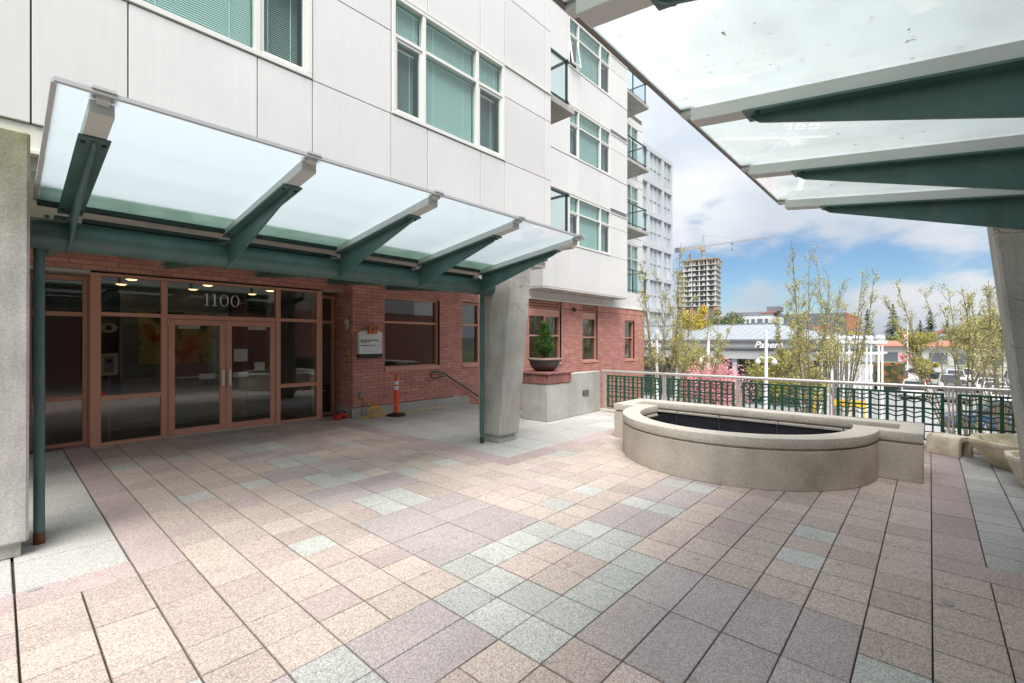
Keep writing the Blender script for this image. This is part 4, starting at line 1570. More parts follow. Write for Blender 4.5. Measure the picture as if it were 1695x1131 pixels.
cb = MB().box(0, .079, 0, .37, 0, .055).mesh('cap_brick', M['cap_brick'], bevel=(.018, 2))
for k in range(11):
    for q in range(2):
        o = link('cap_brick', cb, pr); o.location = (7.735 + k * .085, 5.955 + q * .378, 1.002)

bw_ = thing('planter_bowl', (8.10, 6.33, 1.057), 'dark glazed round bowl with a paler rim standing on the brick capped pier', 'bowl')
MB().lathe([(.17, .0), (.26, .05), (.325, .14), (.352, .245), (.30, .245)], 40, (8.10, 6.33, 1.057)).build('body', M['glaze'], bw_, smooth=True)
MB().lathe([(.352, .246), (.375, .255), (.380, .275), (.372, .29), (.33, .29), (.315, .25)], 40, (8.10, 6.33, 1.057)).build('rim', M['glaze_rim'], bw_, smooth=True)
MB().lathe([(0, .262), (.318, .255)], 32, (8.10, 6.33, 1.057)).build('soil', M['soil'], bw_)

def leaf_cloud(pts, size, rnd, aspect=.5, up=None):
    """Quads at pts with random facing; pts may carry their own size."""
    b = MB()
    for p in pts:
        s = size * rnd.uniform(.6, 1.3)
        a = Vector((rnd.gauss(0, 1), rnd.gauss(0, 1), rnd.gauss(0, 1)))
        if up is not None:
            a = a * .55 + Vector(up)
        a.normalize()
        c = a.cross(Vector((rnd.gauss(0, 1), rnd.gauss(0, 1), rnd.gauss(0, 1)))).normalized()
        p = Vector(p)
        h = c * (s * aspect)
        b.add([tuple(p - a * s * .5), tuple(p + h * .5), tuple(p + a * s * .5), tuple(p - h * .5)], [(0, 1, 2, 3)])
    return b

# small arborvitae in the bowl
sh = thing('arborvitae', (8.12, 6.35, 1.31), 'bright green conical arborvitae shrub growing in the dark bowl', 'shrub')
rnd = random.Random(3)
tk = MB()
tk.tube([(8.12, 6.35, 1.30), (8.125, 6.35, 1.75), (8.13, 6.345, 2.10)], [.022, .014, .005], 7)
pts = []
for k in range(300):
    z = rnd.uniform(.12, .80)
    prof = .225 * math.sin(min(1, (z - .05) / .28) * 1.57) * (1 - max(0, (z - .28) / .62)) ** .75 + .012
    a = rnd.uniform(0, 6.283)
    r = prof * (.45 + .60 * rnd.random()) * (1 + .22 * math.sin(a * 3 + z * 11))
    tip = Vector((8.125 + r * math.cos(a), 6.348 + r * math.sin(a), 1.29 + z + .05))
    root = Vector((8.125, 6.348, 1.29 + z - .10))
    tk.tube([tuple(root), tuple(tip)], [.0035, .0015], 4, caps=False)
    for q in range(20):
        f = rnd.uniform(.45, 1.08)
        p = root.lerp(tip, f) + Vector((rnd.gauss(0, .016), rnd.gauss(0, .016), rnd.gauss(0, .02)))
        pts.append(p)
tk.build('stem', M['bark'], sh)
leaf_cloud(pts, .042, rnd, .38, up=(0, 0, .8)).build('crown', M['leaf_shrub'], sh, recalc=False)

# handrail for the stairs
hr = thing('stair_handrail', (7.5, 9.5, .9), 'dark green looped handrail on the brick wall sloping down the stairs', 'handrail')
pth = [(7.85, 9.52, .80), (7.62, 9.52, .765), (7.50, 9.52, .77), (7.44, 9.52, .82), (7.45, 9.52, .885), (7.52, 9.52, .915), (7.78, 9.52, .905), (7.90, 9.52, .86), (10.6, 9.52, -.68), (12.5, 9.52, -1.77)]
MB().tube(pth, .021, 10).build('rail', M['green'], hr, smooth=True)
for x, z in ((7.85, .79), (9.3, .06), (11.2, -1.03)):
    MB().tube([(x, 9.52, z), (x, 9.60, z), (x, YB, z)], [.011, .011, .022], 8).build('bracket', M['green'], hr)

# delineator post
dl = thing('delineator_post', (6.16, 9.15, 0), 'orange safety delineator with two white bands on a black rubber base beside the brick wall', 'safety cone')
c = (6.16, 9.15, 0)
MB().lathe([(.225, .0), (.235, .02), (.20, .045), (.10, .055), (.07, .075)], 8, c, rot=.39).build('base', M['black'], dl, bevel=(.006, 1))
MB().lathe([(.058, .06), (.055, .10), (.050, .80), (.050, .815), (.038, .855), (.020, .872), (.020, .92), (.026, .945), (.022, .97), (0, .98)], 24, c).build('post', M['orange'], dl, smooth=True)
for z in (.60, .715):
    MB().lathe([(.0535, z), (.0535, z + .085)], 24, c).build('band', M['white_band'], dl, smooth=True)

# outlet, cords, red power pack
ob = thing('outlet_box', (5.62, 9.6, .5), 'small grey weatherproof outlet box on the brick wall above the cords', 'outlet')
MB().box(5.50, 5.60, YB - .055, YB - .004, .43, .55).build('housing', M['greywall'], ob, bevel=(.006, 1))
MB().prism([(YB - .056, .55), (YB - .004, .575), (YB - .056, .565)], 'x', 5.495, 5.605).build('cover', M['greywall'], ob)
def smooth_path(pts, n=6):
    out = []
    P = [Vector(p) for p in pts]
    for i in range(len(P) - 1):
        p0, p1, p2, p3 = P[max(i - 1, 0)], P[i], P[i + 1], P[min(i + 2, len(P) - 1)]
        for k in range(n):
            t = k / n
            out.append(.5 * ((2 * p1) + (-p0 + p2) * t + (2 * p0 - 5 * p1 + 4 * p2 - p3) * t * t + (-p0 + 3 * p1 - 3 * p2 + p3) * t ** 3))
    out.append(P[-1])
    return out
rnd = random.Random(8)
cp_ = [(5.58, 9.58, .45), (5.62, 9.53, .37), (5.72, 9.50, .24), (5.80, 9.49, .20), (5.80, 9.47, .12), (5.76, 9.46, .06)]
for k in range(26):
    a = k * 1.15
    rr = .10 + .05 * rnd.random()
    cp_.append((5.78 + rr * math.cos(a) * 1.1, 9.43 + .06 * math.sin(a * .7), max(.012, .10 + rr * math.sin(a))))
cp_ += [(5.62, 9.40, .012), (5.45, 9.42, .012), (5.35, 9.36, .012), (5.50, 9.28, .012), (5.75, 9.30, .012), (5.95, 9.36, .012), (6.02, 9.42, .05), (6.06, 9.46, .015), (6.4, 9.50, .010), (6.9, 9.45, .010), (7.3, 9.42, .010), (7.75, 9.46, .010)]
tag(MB().tube(smooth_path(cp_, 5), .0085, 6).build('extension_cord', M['yellow'], smooth=True), 'yellow extension cord tangled below the outlet and trailing past the orange post', 'cord')
tag(MB().tube(smooth_path([(5.55, 9.58, .44), (5.53, 9.52, .30), (5.47, 9.47, .12), (5.45, 9.44, .012), (5.58, 9.33, .010), (5.68, 9.30, .010), (5.60, 9.25, .010), (5.48, 9.32, .010), (5.26, 9.52, .012), (5.14, 9.60, .05)], 6), .006, 6).build('electric_cable', M['brown'], smooth=True), 'thin brown cord hanging from the outlet to the red power pack', 'cord')
pk = thing('power_pack', (5.06, 9.62, 0), 'red power pack with a black handle on the pavers by the brick corner', 'power pack')
MB().prism([(4.93, .012), (5.19, .012), (5.20, .07), (5.15, .12), (4.98, .115), (4.92, .06)], 'y', 9.55, 9.73).build('body', M['red'], pk, bevel=(.014, 2))
MB().tube([(4.98, 9.64, .118), (4.99, 9.64, .165), (5.03, 9.64, .185), (5.10, 9.64, .185), (5.14, 9.64, .165), (5.15, 9.64, .118)], .017, 8).build('handle', M['black'], pk, smooth=True)
MB().box(5.02, 5.12, 9.542, 9.549, .035, .085).build('face_plate', M['black'], pk)

# directory sign
sg = thing('directory_sign', (5.75, 9.55, 1.4), 'white directory board with black foot and a copper cube on the brick wall', 'sign')
arch = [(5.445, 1.425), (6.03, 1.425), (6.03, 1.925)] + [(6.03 - .585 * k / 10, 1.925 + .055 * math.sin(math.pi * k / 10)) for k in range(1, 10)] + [(5.445, 1.925)]
MB().prism(arch, 'y', YB - .10, YB - .005).build('face', M['sign_white'], sg, bevel=(.004, 1))
MB().box(5.44, 6.035, YB - .115, YB - .004, 1.335, 1.423).build('foot', M['black'], sg, bevel=(.004, 1))
cu = MB().box(5.64, 5.84, YB - .22, YB - .102, 1.88, 2.075).build('cube', M['copper'], sg, bevel=(.005, 1))
mono = MB()
def stroke(pts, r, y):
    mono.tube([(x, y, z) for x, z in pts], r, 6)
yk = YB - .222
stroke([(5.665, 2.035), (5.70, 2.045), (5.715, 2.01), (5.70, 1.96), (5.675, 1.945)], [.004, .008, .010, .008, .003], yk)
stroke([(5.655, 1.90), (5.70, 1.93), (5.74, 1.99), (5.755, 2.03), (5.79, 2.05), (5.82, 2.02), (5.80, 1.975), (5.76, 1.965)], [.003, .007, .010, .008, .009, .010, .008, .003], yk)
mono.build('monogram', M['ink'], cu)
yt = YB - .1015
for txt, z, s in (('NINE SPACES BOUTIQUE', 1.725, .040), ('SPACES & CO', 1.685, .040), ('BEN DENTAL CARE 2', 1.605, .040)):
    text_on('lettering', txt, s, (5.475, yt, z), sg, M['ink'], bold=.0012)
for txt, z in (('100', 1.70), ('102', 1.605)):
    text_on('lettering', txt, .036, (5.925, yt, z), sg, M['ink'])
r_ = MB()
r_.box(5.56, 5.92, yt - .0005, yt, 1.515, 1.521)
r_.box(5.53, 5.95, yt - .0005, yt, 1.478, 1.484)
for z in (1.77, 1.65, 1.57):
    r_.box(5.46, 6.015, yt - .0005, yt, z, z + .002)
r_.build('rule', M['ink_g'], sg)

# oval wall light, plaque, small spotlight on the brick
ol = thing('oval_wall_light', (5.33, 9.86, 2.1), 'oval cream wall light on the shaded brick return beside the entrance', 'wall light')
sx = MB().lathe([(.0, 0), (.07, .002), (.085, .012), (.075, .035), (.0, .05)], 24, sy=1.45)
sx.v = [(5.336 - z, 9.86 + x, 2.10 + y) for x, y, z in sx.v]
sx.build('shell', M['lamp_glass'], ol, smooth=True)
MB().prism([(9.80, 2.105), (9.92, 2.105), (9.86, 2.0)], 'x', 5.284, 5.292).build('slot', M['greywall'], ol)
pq = thing('plaque', (5.33, 9.86, 1.3), 'small yellowish notice plaque on the shaded brick return below the oval light', 'plaque')
MB().box(5.322, 5.337, 9.78, 9.97, 1.17, 1.46).build('plate', M['plaque'], pq, bevel=(.002, 1))
k = MB()
for z in (1.22, 1.25, 1.33, 1.36, 1.39):
    k.box(5.320, 5.3215, 9.80, 9.88 if z > 1.3 else 9.94, z, z + .012)
k.build('print', M['ink'], pq)
MB().lathe([(.022, 0), (.035, 0), (.035, .002), (.022, .002)], 16).build('ring_mark', M['red'], pq)
for o in pq.children:
    if o.name.startswith('ring_mark'):
        o.matrix_parent_inverse = Matrix.Identity(4)
        o.location = (-.0115, .055, .085)
        o.rotation_euler = (0, R(-90), 0)
sp = thing('wall_spotlight', (14.66, YB2, 2.96), 'small black spotlight on the brick between the louvred windows', 'wall light')
MB().tube([(14.66, YB2, 2.98), (14.66, YB2 - .08, 2.98), (14.68, YB2 - .10, 2.95)], .02, 8).build('arm', M['black'], sp)
MB().tube([(14.64, YB2 - .06, 2.99), (14.70, YB2 - .13, 2.87)], [.04, .065], 12).build('hood', M['black'], sp)

# cast-stone trough tipped on its side, and octagonal bowls
tr = thing('stone_trough', (9.65, -.25, 0), 'short pale stone trough lying upside down against the railing kerb', 'trough')
ob_ = MB()
L_, W_, H_ = .37, .32, .30
outl = [(-W_ / 2, 0), (-W_ / 2, H_ - .07), (-W_ / 2 + .02, H_ - .02), (-W_ / 2 + .07, H_), (W_ / 2 - .07, H_), (W_ / 2 - .02, H_ - .02), (W_ / 2, H_ - .07), (W_ / 2, 0)]
inn = [(W_ / 2 - .06, 0), (W_ / 2 - .07, H_ - .10), (W_ / 2 - .10, H_ - .075), (-W_ / 2 + .10, H_ - .075), (-W_ / 2 + .07, H_ - .10), (-W_ / 2 + .06, 0)]
prof = outl + inn
ob_.prism(prof, 'x', -L_ / 2, L_ / 2)
o = ob_.build('channel', M['stone'], tr, bevel=(.012, 2), smooth=True)
o.matrix_parent_inverse = Matrix.Identity(4)
e_ = MB()
secs = []
for t, k in ((0, 1.0), (.035, .96), (.065, .84), (.085, .62)):
    secs.append([(-L_ / 2 - t, y * (k if True else 1), .005 + (z - .0) * (.5 + .5 * k)) for y, z in outl])
nn = len(outl)
vs = [p for s in secs for p in s]
fs = [(i * nn + q, i * nn + (q + 1) % nn, (i + 1) * nn + (q + 1) % nn, (i + 1) * nn + q) for i in range(3) for q in range(nn)]
fs += [tuple(range(nn))[::-1], tuple(range(3 * nn, 4 * nn))]
e_.add(vs, fs)
o = e_.build('closed_end', M['stone'], tr, smooth=True)
o.matrix_parent_inverse = Matrix.Identity(4)
tr.rotation_euler = (0, 0, R(-122))
tr.location = (9.63, -.24, .002)

def octo_bowl(c, rr, rb, h, mat, label, rot, sx=1.0):
    t = thing('stone_bowl', (c[0], c[1], 0), label, 'bowl', 'octagonal stone bowls under the leaning pillar')
    b = MB().lathe([(rb, 0), (rb * 1.12, .05), (rr * .97, h - .07), (rr, h - .05), (rr, h), (rr * .86, h), (rr * .80, h - .06), (rb * .85, .10), (0, .09)], 8, (c[0], c[1], .002), rot=rot, sx=sx)
    b.build('body', mat, t, bevel=(.012, 2), smooth=True)
    return t
octo_bowl((9.22, -1.03), .66, .40, .37, M['stone_m'], 'larger mossy octagonal stone bowl beside the trough', R(14))
octo_bowl((8.16, -1.12), .48, .33, .36, M['stone'], 'smaller pale octagonal stone bowl partly behind the dark pillar', R(22))
# small things on the floor
for k, (x, y, lab) in enumerate(((.17, 4.58, 'small dark metal stud set in the pink pavers by the left pillar'), (4.15, -.09, 'small dark metal stud set in the pavers at the lower right'))):
    b = MB().lathe([(.028, 0), (.028, .004), (0, .006)], 14, (x, y, .001), sx=1.5)
    tag(b.build('floor_stud', M['greywall']), lab, 'stud', 'metal studs in the paving')

# ================================================================== BEYOND THE RAILING
# -- market hall with hipped metal roof
mk = thing('market_hall', (50, 12, GZ), 'long low shopping hall with a pale standing seam hipped roof and grey awnings', 'building')
MX0, MX1, MYa, MYb = 42.0, 58.0, 3.0, 40.0
ez, rz = 1.88, 3.42
b = MB()
vs = [(MX0, MYa, ez), (MX1, MYa, ez), (MX1, MYb, ez), (MX0, MYb, ez), (50, 11.0, rz), (50, 32.0, rz)]
b.add(vs, [(0, 3, 5, 4), (1, 4, 5, 2), (0, 4, 1), (2, 5, 3), (0, 1, 2, 3)])
rf = b.build('roof', M['metal_roof'], mk)
seam = MB()
y = MYa + .6
while y < 27:
    x_top = 50.0 if y >= 11 else MX0 + 8 * (y - MYa) / 8.0
    seam.bar((MX0 + .02, y, ez + .02), (x_top, y, ez + .02 + (rz - ez) * (x_top - MX0) / 8), .035, .05, m=0)
    y += .62
stuff(seam.build('seam', M['silver'], rf))
rdg = MB()
rdg.bar((50, 11, rz + .04), (50, 32, rz + .04), .35, .10)
rdg.bar((50, 11, rz + .04), (MX0, MYa, ez + .05), .22, .09)
rdg.build('ridge_cap', M['roof_d'], rf)
f = MB()
f.box(MX0 - .25, MX0 + .1, MYa - .25, MYb, ez - .16, ez + .01, 0)
f.box(MX0 - .05, MX0 + .1, MYa - .05, MYb, ez - .62, ez - .165, 1)
f.box(MX0 - .30, MX0 + .1, MYa - .30, MYb, ez - .78, ez - .625, 0)
f.box(MX0 - .02, MX0 + .1, MYa, MYb, ez - .94, ez - .785, 2)
f.box(MX0 - .12, MX0 + .1, MYa - .1, MYb, ez - 1.50, ez - .945, 1)
f.box(MX0 - .2, MX0 + .1, MYa - .1, MYb, ez - 1.62, ez - 1.505, 2)
f.build('fascia', [M['roof_d'], M['fascia_l'], M['fascia_l']], mk)
MB().box(MX0 + 3.5, MX1 - 1, MYa + 3, MYb, GZ, ez - .02).build('wall', M['greywall'], mk)
for k, y in enumerate((7.2, 12.2, 17.2, 22.2, 27.2)):
    MB().box(MX0 + .05, MX0 + .40, y, y + .35, GZ, ez - 1.5).build('column', M['tower_w'], mk)
for y in (6.0, 9.3, 12.8, 16.3, 20, 24):
    a = MB().prism([(MX0 + 3.48, .1), (MX0 + 1.9, -1.15), (MX0 + 1.9, -1.35), (MX0 + 3.48, -.9)], 'y', y, y + 3.0)
    a.build('awning', M['greywall'], mk)
    w = MB().box(MX0 + 3.40, MX0 + 3.49, y + .1, y + 2.9, GZ, -1.0)
    w.build('shop_window', M['carglass'], mk)
text_on('shop_sign', 'Panera', .74, (MX0 - .34, 10.72, ez - .68), mk, M['white'], facing='-x', extrude=.05, shear=.32, bold=.012)
text_on('shop_sign', 'Plaza', .74, (MX0 - .34, 20.2, ez - .68), mk, M['white'], facing='-x', extrude=.05, shear=.32, bold=.012)
lg = MB().lathe([(.0, 0), (.36, 0), (.36, .06), (0, .06)], 20)
lg.v = [(MX0 - .30 - z, 7.1 + x, ez - .46 + y) for x, y, z in lg.v]
lg.build('round_logo', M['or_block'], mk)

# -- white pergola with ball finials
pg = thing('pergola', (39, 4, GZ), 'white steel pergola with ball finials at the end of the shopping hall', 'pergola')
for r_x in (36.6, 39.6):
    for y in (5.35, 4.75, 4.15, 3.55, 2.95, 2.35):
        p = MB()
        p.bar((r_x - .35, y, GZ), (r_x, y, 1.6), .10, .10)
        p.bar((r_x + .35, y, GZ), (r_x, y, 1.6), .09, .09)
        p.build('post', M['white'], pg)
        MB().lathe([(0, -.16), (.09, -.13), (.16, 0), (.09, .13), (0, .16)], 12, (r_x, y, 1.95)).build('finial', M['white'], pg, smooth=True)
    b = MB()
    b.box(r_x - .12, r_x + .12, 2.1, 5.6, 1.58, 1.78)
    b.box(r_x - .08, r_x + .08, 2.1, 5.6, .9, 1.02)
    b.build('beam', M['white'], pg)
for y in (5.35, 4.15, 2.95):
    MB().box(36.2, 40.0, y - .06, y + .06, 1.60, 1.74).build('cross_beam', M['white'], pg)
for k, (x, y, lab) in enumerate(((34.4, 5.35, 'yellow bollard by the first leg of the white pergola'), (36.0, 4.25, 'yellow barrier board between the white pergola posts'), (36.1, 3.35, 'yellow barrier board at the far right pergola post'))):
    b = MB()
    if k == 0:
        b.lathe([(.14, 0), (.14, 1.9), (.10, 2.0), (0, 2.02)], 12, (x, y, GZ))
    else:
        b.box(x - .04, x + .04, y - .4, y + .4, GZ + 1.2, GZ + 1.6)
        b.box(x - .03, x + .03, y - .36, y - .3, GZ, GZ + 1.2)
        b.box(x - .03, x + .03, y + .3, y + .36, GZ, GZ + 1.2)
    tag(b.build('yellow_bollard' if k == 0 else 'yellow_barrier', M['ylw']), lab, 'bollard' if k == 0 else 'barrier')

# -- street lamps with twin globes
def street_lamp():
    t = thing('street_lamp', (0, 0, 0), '', 'street lamp', 'white street lamps in front of the shopping hall')
    MB().lathe([(.22, 0), (.22, .5), (.13, .7), (.10, 3.0), (.075, 5.9), (0, 5.95)], 14).build('pole', M['white'], t, smooth=True)
    for s in (-1, 1):
        q = MB()
        q.tube([(0, 0, 4.35), (0, s * .28, 4.45), (0, s * .42, 4.30)], .03, 6)
        q.build('bracket', M['white'], t)
        g_ = MB().lathe([(.04, 0), (.09, .03), (.14, .13), (.12, .24), (.05, .32), (.02, .38), (0, .40)], 14, (0, s * .42, 4.0))
        g_.build('globe', M['lamp_glass'] if False else M['white'], t, smooth=True)
    return t
sl0 = street_lamp()
for k, (x, y, lab) in enumerate(((24.75, 11.38, 'white street lamp nearest the brick corner, in front of the bare tree'), (27.7, 9.59, 'white street lamp behind the pink blossom tree'), (28.85, 6.82, 'white street lamp among the yellow green bushes'))):
    o = sl0 if k == 0 else copy_tree(sl0)
    o['label'] = lab
    o.location = (x, y, GZ)

# -- trees
def vase_tree(name, base, height, stems, spread, leaf, lean=(0, 0), seed=1, label='', n_leaf=5200, leaf_size=.085, bare=.3, top=1.0):
    rnd = random.Random(seed)
    t = thing(name, base, label, 'tree', None)
    tk, pts = MB(), []
    bx_, by_, bz_ = base
    H0 = height * .16
    tk.tube([base, (bx_ + lean[0] * .05, by_ + lean[1] * .05, bz_ + H0 * .6), (bx_ + lean[0] * .1, by_ + lean[1] * .1, bz_ + H0)], [.13, .11, .10], 8)
    twigs = []
    for s in range(stems):
        a = 6.283 * s / stems + rnd.uniform(-.4, .4)
        out = spread * rnd.uniform(.35, 1.0)
        hh = height * rnd.uniform(.72, 1.0)
        p = Vector((bx_ + lean[0] * .1, by_ + lean[1] * .1, bz_ + H0 * rnd.uniform(.55, 1.0)))
        path = [p.copy()]
        n = 9
        wob = Vector((rnd.uniform(-1, 1), rnd.uniform(-1, 1), 0)) * .12
        for k in range(1, n + 1):
            f = k / n
            r = out * (f ** .8)
            path.append(Vector((bx_ + math.cos(a) * r + lean[0] * f + wob.x * math.sin(f * 7), by_ + math.sin(a) * r + lean[1] * f + wob.y * math.sin(f * 6), p.z + (bz_ + hh - p.z) * f)))
        tk.tube(path, [.030 * (1 - .86 * k / n) + .003 for k in range(n + 1)], 6, caps=False)
        for k in range(2, n + 1):
            for q in range(4 if path[k].z > GZ + 3.9 else 1):
                f = rnd.random()
                o = path[k - 1].lerp(path[k], f)
                aa = a + rnd.uniform(-1.9, 1.9)
                ln_ = (1.25 - .75 * k / n) * rnd.uniform(.5, 1.1) * height / 9
                tip = o + Vector((math.cos(aa) * ln_ * .5, math.sin(aa) * ln_ * .5, ln_ * .85))
                mid = o.lerp(tip, .5) + Vector((math.cos(aa), math.sin(aa), 0)) * ln_ * .06
                tk.tube([o, mid, tip], [.009, .006, .003], 4, caps=False)
                twigs.append((o, tip, k / n))
                for z in range(2):
                    o2 = mid.lerp(tip, rnd.random() * .8)
                    ab = rnd.uniform(0, 6.283)
                    t2 = o2 + Vector((math.cos(ab) * .22, math.sin(ab) * .22, .3)) * ln_
                    tk.tube([o2, t2], [.004, .002], 3, caps=False)
                    twigs.append((o2, t2, k / n))
    low = lambda o: 1.0 if o.z > GZ + 4.3 else .10
    dens = [low(o) * max(.05, (1.15 - f * (1.05 - .4 * bare))) if mnoise.noise((o.x * .9, o.y * .9, o.z * .7 + seed)) > -.22 else .12 for o, tip, f in twigs]
    tot = sum(dens)
    for (o, tip, f), d in zip(twigs, dens):
        for _ in range(int(1.25 * n_leaf * d / tot + rnd.random())):
            p = o.lerp(tip, rnd.uniform(.15, 1.08))
            pts.append(p + Vector((rnd.gauss(0, .05), rnd.gauss(0, .05), rnd.gauss(0, .05))))
    tk.build('trunk', M['bark'], t, recalc=False)
    leaf_cloud(pts, leaf_size, rnd, .6).build('crown', M[leaf], t, recalc=False)
    return t
vase_tree('young_tree', (16.6, 7.25, GZ), 9.0, 9, 1.15, 'leaf_s', (.1, .25), 21, 'thin upright spring tree beside the brick corner, in front of the pale tower', 5200, .058, .35)
vase_tree('young_tree', (20.6, 7.75, GZ), 7.0, 12, 2.1, 'leaf_s', (.3, -.2), 22, 'spreading spring tree with many bare slanting stems behind the railing left of the blossom', 5200, .058, .3)
vase_tree('young_tree', (20.3, 3.35, GZ), 9.2, 6, 1.15, 'leaf_s', (.1, -.2), 23, 'tall slim spring tree with bare top twigs against the blue sky', 4200, .058, .25)
vase_tree('young_tree', (23.4, 2.70, GZ), 8.9, 7, 1.5, 'leaf_s', (0, -.2), 24, 'airy spring tree between the tall slim tree and the pergola', 4600, .06, .3)
vase_tree('young_tree', (24.6, 4.15, GZ), 7.2, 6, 1.6, 'leaf_s', (-.2, .3), 29, 'low leafy spring tree in front of the shopping hall sign', 4200, .08, .3)
vase_tree('young_tree', (20.6, -1.0, GZ), 7.5, 10, 1.7, 'leaf_s', (.2, .7), 25, 'leaning spring tree over the parking lot left of the dark pillar', 4200, .055, .35)
vase_tree('young_tree', (23.4, -1.95, GZ), 7.8, 7, 1.4, 'leaf_s', (.1, .2), 26, 'fine branched spring tree nearest the dark pillar', 4200, .058, .4)
vase_tree('young_tree', (27.2, -2.35, GZ), 9.4, 8, 1.0, 'leaf_s', (0, .1), 27, 'tall thin tree rising behind the edge of the dark pillar', 3600, .06, .3)

def round_tree(name, base, height, rad, leaf, seed, label, n=5000, size=.16, squash=1.0, group=None, cat='tree', trunk=.12):
    """Bushy crown of separate leaf clumps on limbs."""
    rnd = random.Random(seed)
    t = thing(name, base, label, cat, group)
    tk, pts = MB(), []
    B = Vector(base)
    cz_ = height - rad * squash
    tk.tube([B, B + Vector((0, 0, max(.3, cz_ * .6)))], [trunk, trunk * .7], 8)
    cl = []
    for k in range(26):
        v = Vector((rnd.gauss(0, 1), rnd.gauss(0, 1), rnd.gauss(0, 1))).normalized() * (rnd.random() ** .45)
        c = B + Vector((v.x * rad * .8, v.y * rad * .8, cz_ + v.z * rad * .8 * squash))
        cl.append((c, rad * rnd.uniform(.20, .42)))
        s = B + Vector((0, 0, max(.25, cz_ * .55)))
        tk.tube([s, s.lerp(c, .55) + Vector((0, 0, -.1 * rad)), c], [trunk * .5, trunk * .3, trunk * .08], 5, caps=False)
    for k in range(n):
        c, r = cl[rnd.randrange(len(cl))]
        v = Vector((rnd.gauss(0, 1), rnd.gauss(0, 1), rnd.gauss(0, 1))).normalized() * (r * rnd.random() ** .4)
        pts.append(c + Vector((v.x, v.y, v.z * .85)))
    tk.build('trunk', M['bark'], t, recalc=False)
    leaf_cloud(pts, size, rnd, .7).build('crown', M[leaf], t, recalc=False)
    return t
round_tree('blossom_tree', (20.9, 6.75, GZ), 4.45, 1.85, 'blossom', 31, 'pink blossoming dogwood tree just beyond the railing', 6800, .085, .55)
round_tree('leafy_bush', (33.1, 12.6, GZ), 5.6, 1.6, 'leaf_y', 32, 'yellow green bush in front of the shopping hall left of the second lamp', 4200, .12, 1.1, trunk=.08)
round_tree('leafy_bush', (33.3, 10.9, GZ), 4.9, 1.1, 'leaf_y', 33, 'small yellow green bush behind the pink blossom tree', 2600, .12, 1.3, trunk=.06)
round_tree('leafy_bush', (31.5, 7.0, GZ), 5.2, 1.5, 'leaf_y', 34, 'yellow green bush around the third street lamp', 4600, .12, 1.3, trunk=.08)
round_tree('leafy_bush', (31.6, 5.35, GZ), 4.9, 1.5, 'leaf_s', 35, 'olive green bush between the third lamp and the pergola', 4200, .12, 1.2, trunk=.08)
round_tree('golden_tree', (48.5, 18.0, GZ), 9.9, 2.0, 'leaf_o', 36, 'golden yellow columnar tree in front of the unfinished tower', 5200, .22, 1.75)
round_tree('olive_tree', (78.8, 24.6, GZ), 11.2, 3.2, 'leaf_g', 37, 'round olive green tree at the foot of the unfinished tower', 5200, .30, 1.0)
round_tree('golden_tree', (92, 9.5, GZ), 7.6, 2.4, 'leaf_o', 38, 'small golden tree right of the shopping hall roof', 2600, .30, .8)
round_tree('golden_tree', (118, 1.6, GZ), 8.2, 3.6, 'leaf_y', 39, 'wide yellow green tree behind the flagpole', 3600, .35, .8)
round_tree('lot_tree', (72, .6, GZ), 4.0, 1.5, 'leaf_y', 40, 'small bright green tree on the parking lot island', 2600, .20, 1.1)
round_tree('blossom_tree', (104, 3.2, GZ), 3.4, 1.3, 'blossom', 41, 'small distant pink tree at the far end of the parking lot', 1200, .25, .7)
for k, (x, y, h, r, lab) in enumerate(((106, -4.6, 9.5, 3.6, 'broad spring green tree beyond the parked cars left of the pillar'), (100, -8.6, 10.5, 3.4, 'spring green tree beyond the lot close to the dark pillar'), (126, -9.0, 11, 4.2, 'olive tree behind the red roofed shops near the pillar'), (150, 6.0, 7.5, 3.5, 'low green tree left of the flagpole beyond the red roof'))):
    round_tree('broadleaf_tree', (x, y, GZ), h, r, 'leaf_g' if k % 2 else 'leaf_s', 50 + k, lab, 3200, .40, .9, group='trees beyond the parking lot')

def conifer(base, height, rad, seed, label):
    rnd = random.Random(seed)
    t = thing('conifer', base, label, 'tree', 'dark conifers on the skyline')
    tk = MB()
    tk.tube([base, (base[0], base[1], base[2] + height)], [.28, .03], 7)
    tk.build('trunk', M['bark'], t, recalc=False)
    b = MB()
    n = int(height * 16)
    for k in range(n):
        f = rnd.random() ** .8
        z = height * (.12 + .88 * f)
        r = rad * (1 - f) ** .85 * rnd.uniform(.55, 1.12) + .12
        a = rnd.uniform(0, 6.283)
        d = Vector((math.cos(a), math.sin(a), 0))
        s = Vector((-d.y, d.x, 0))
        o = Vector(base) + Vector((0, 0, z))
        droop = -.28 * r
        for q in range(4):
            u0, u1 = r * q / 4, r * (q + 1.25) / 4
            w = r * .17 * (1.2 - q / 5) + .10
            zz0, zz1 = droop * (q / 4) ** 1.5, droop * ((q + 1.25) / 4) ** 1.5 - .12
            jit = rnd.uniform(-.15, .15)
            b.add([tuple(o + d * u0 + Vector((0, 0, zz0))), tuple(o + d * (u0 + u1) * .5 + s * (w + jit) + Vector((0, 0, (zz0 + zz1) / 2 - .1))), tuple(o + d * u1 + Vector((0, 0, zz1))), tuple(o + d * (u0 + u1) * .5 - s * (w - jit) + Vector((0, 0, (zz0 + zz1) / 2 - .1)))], [(0, 1, 2, 3)])
    b.build('crown', M['needle'], t, recalc=False)
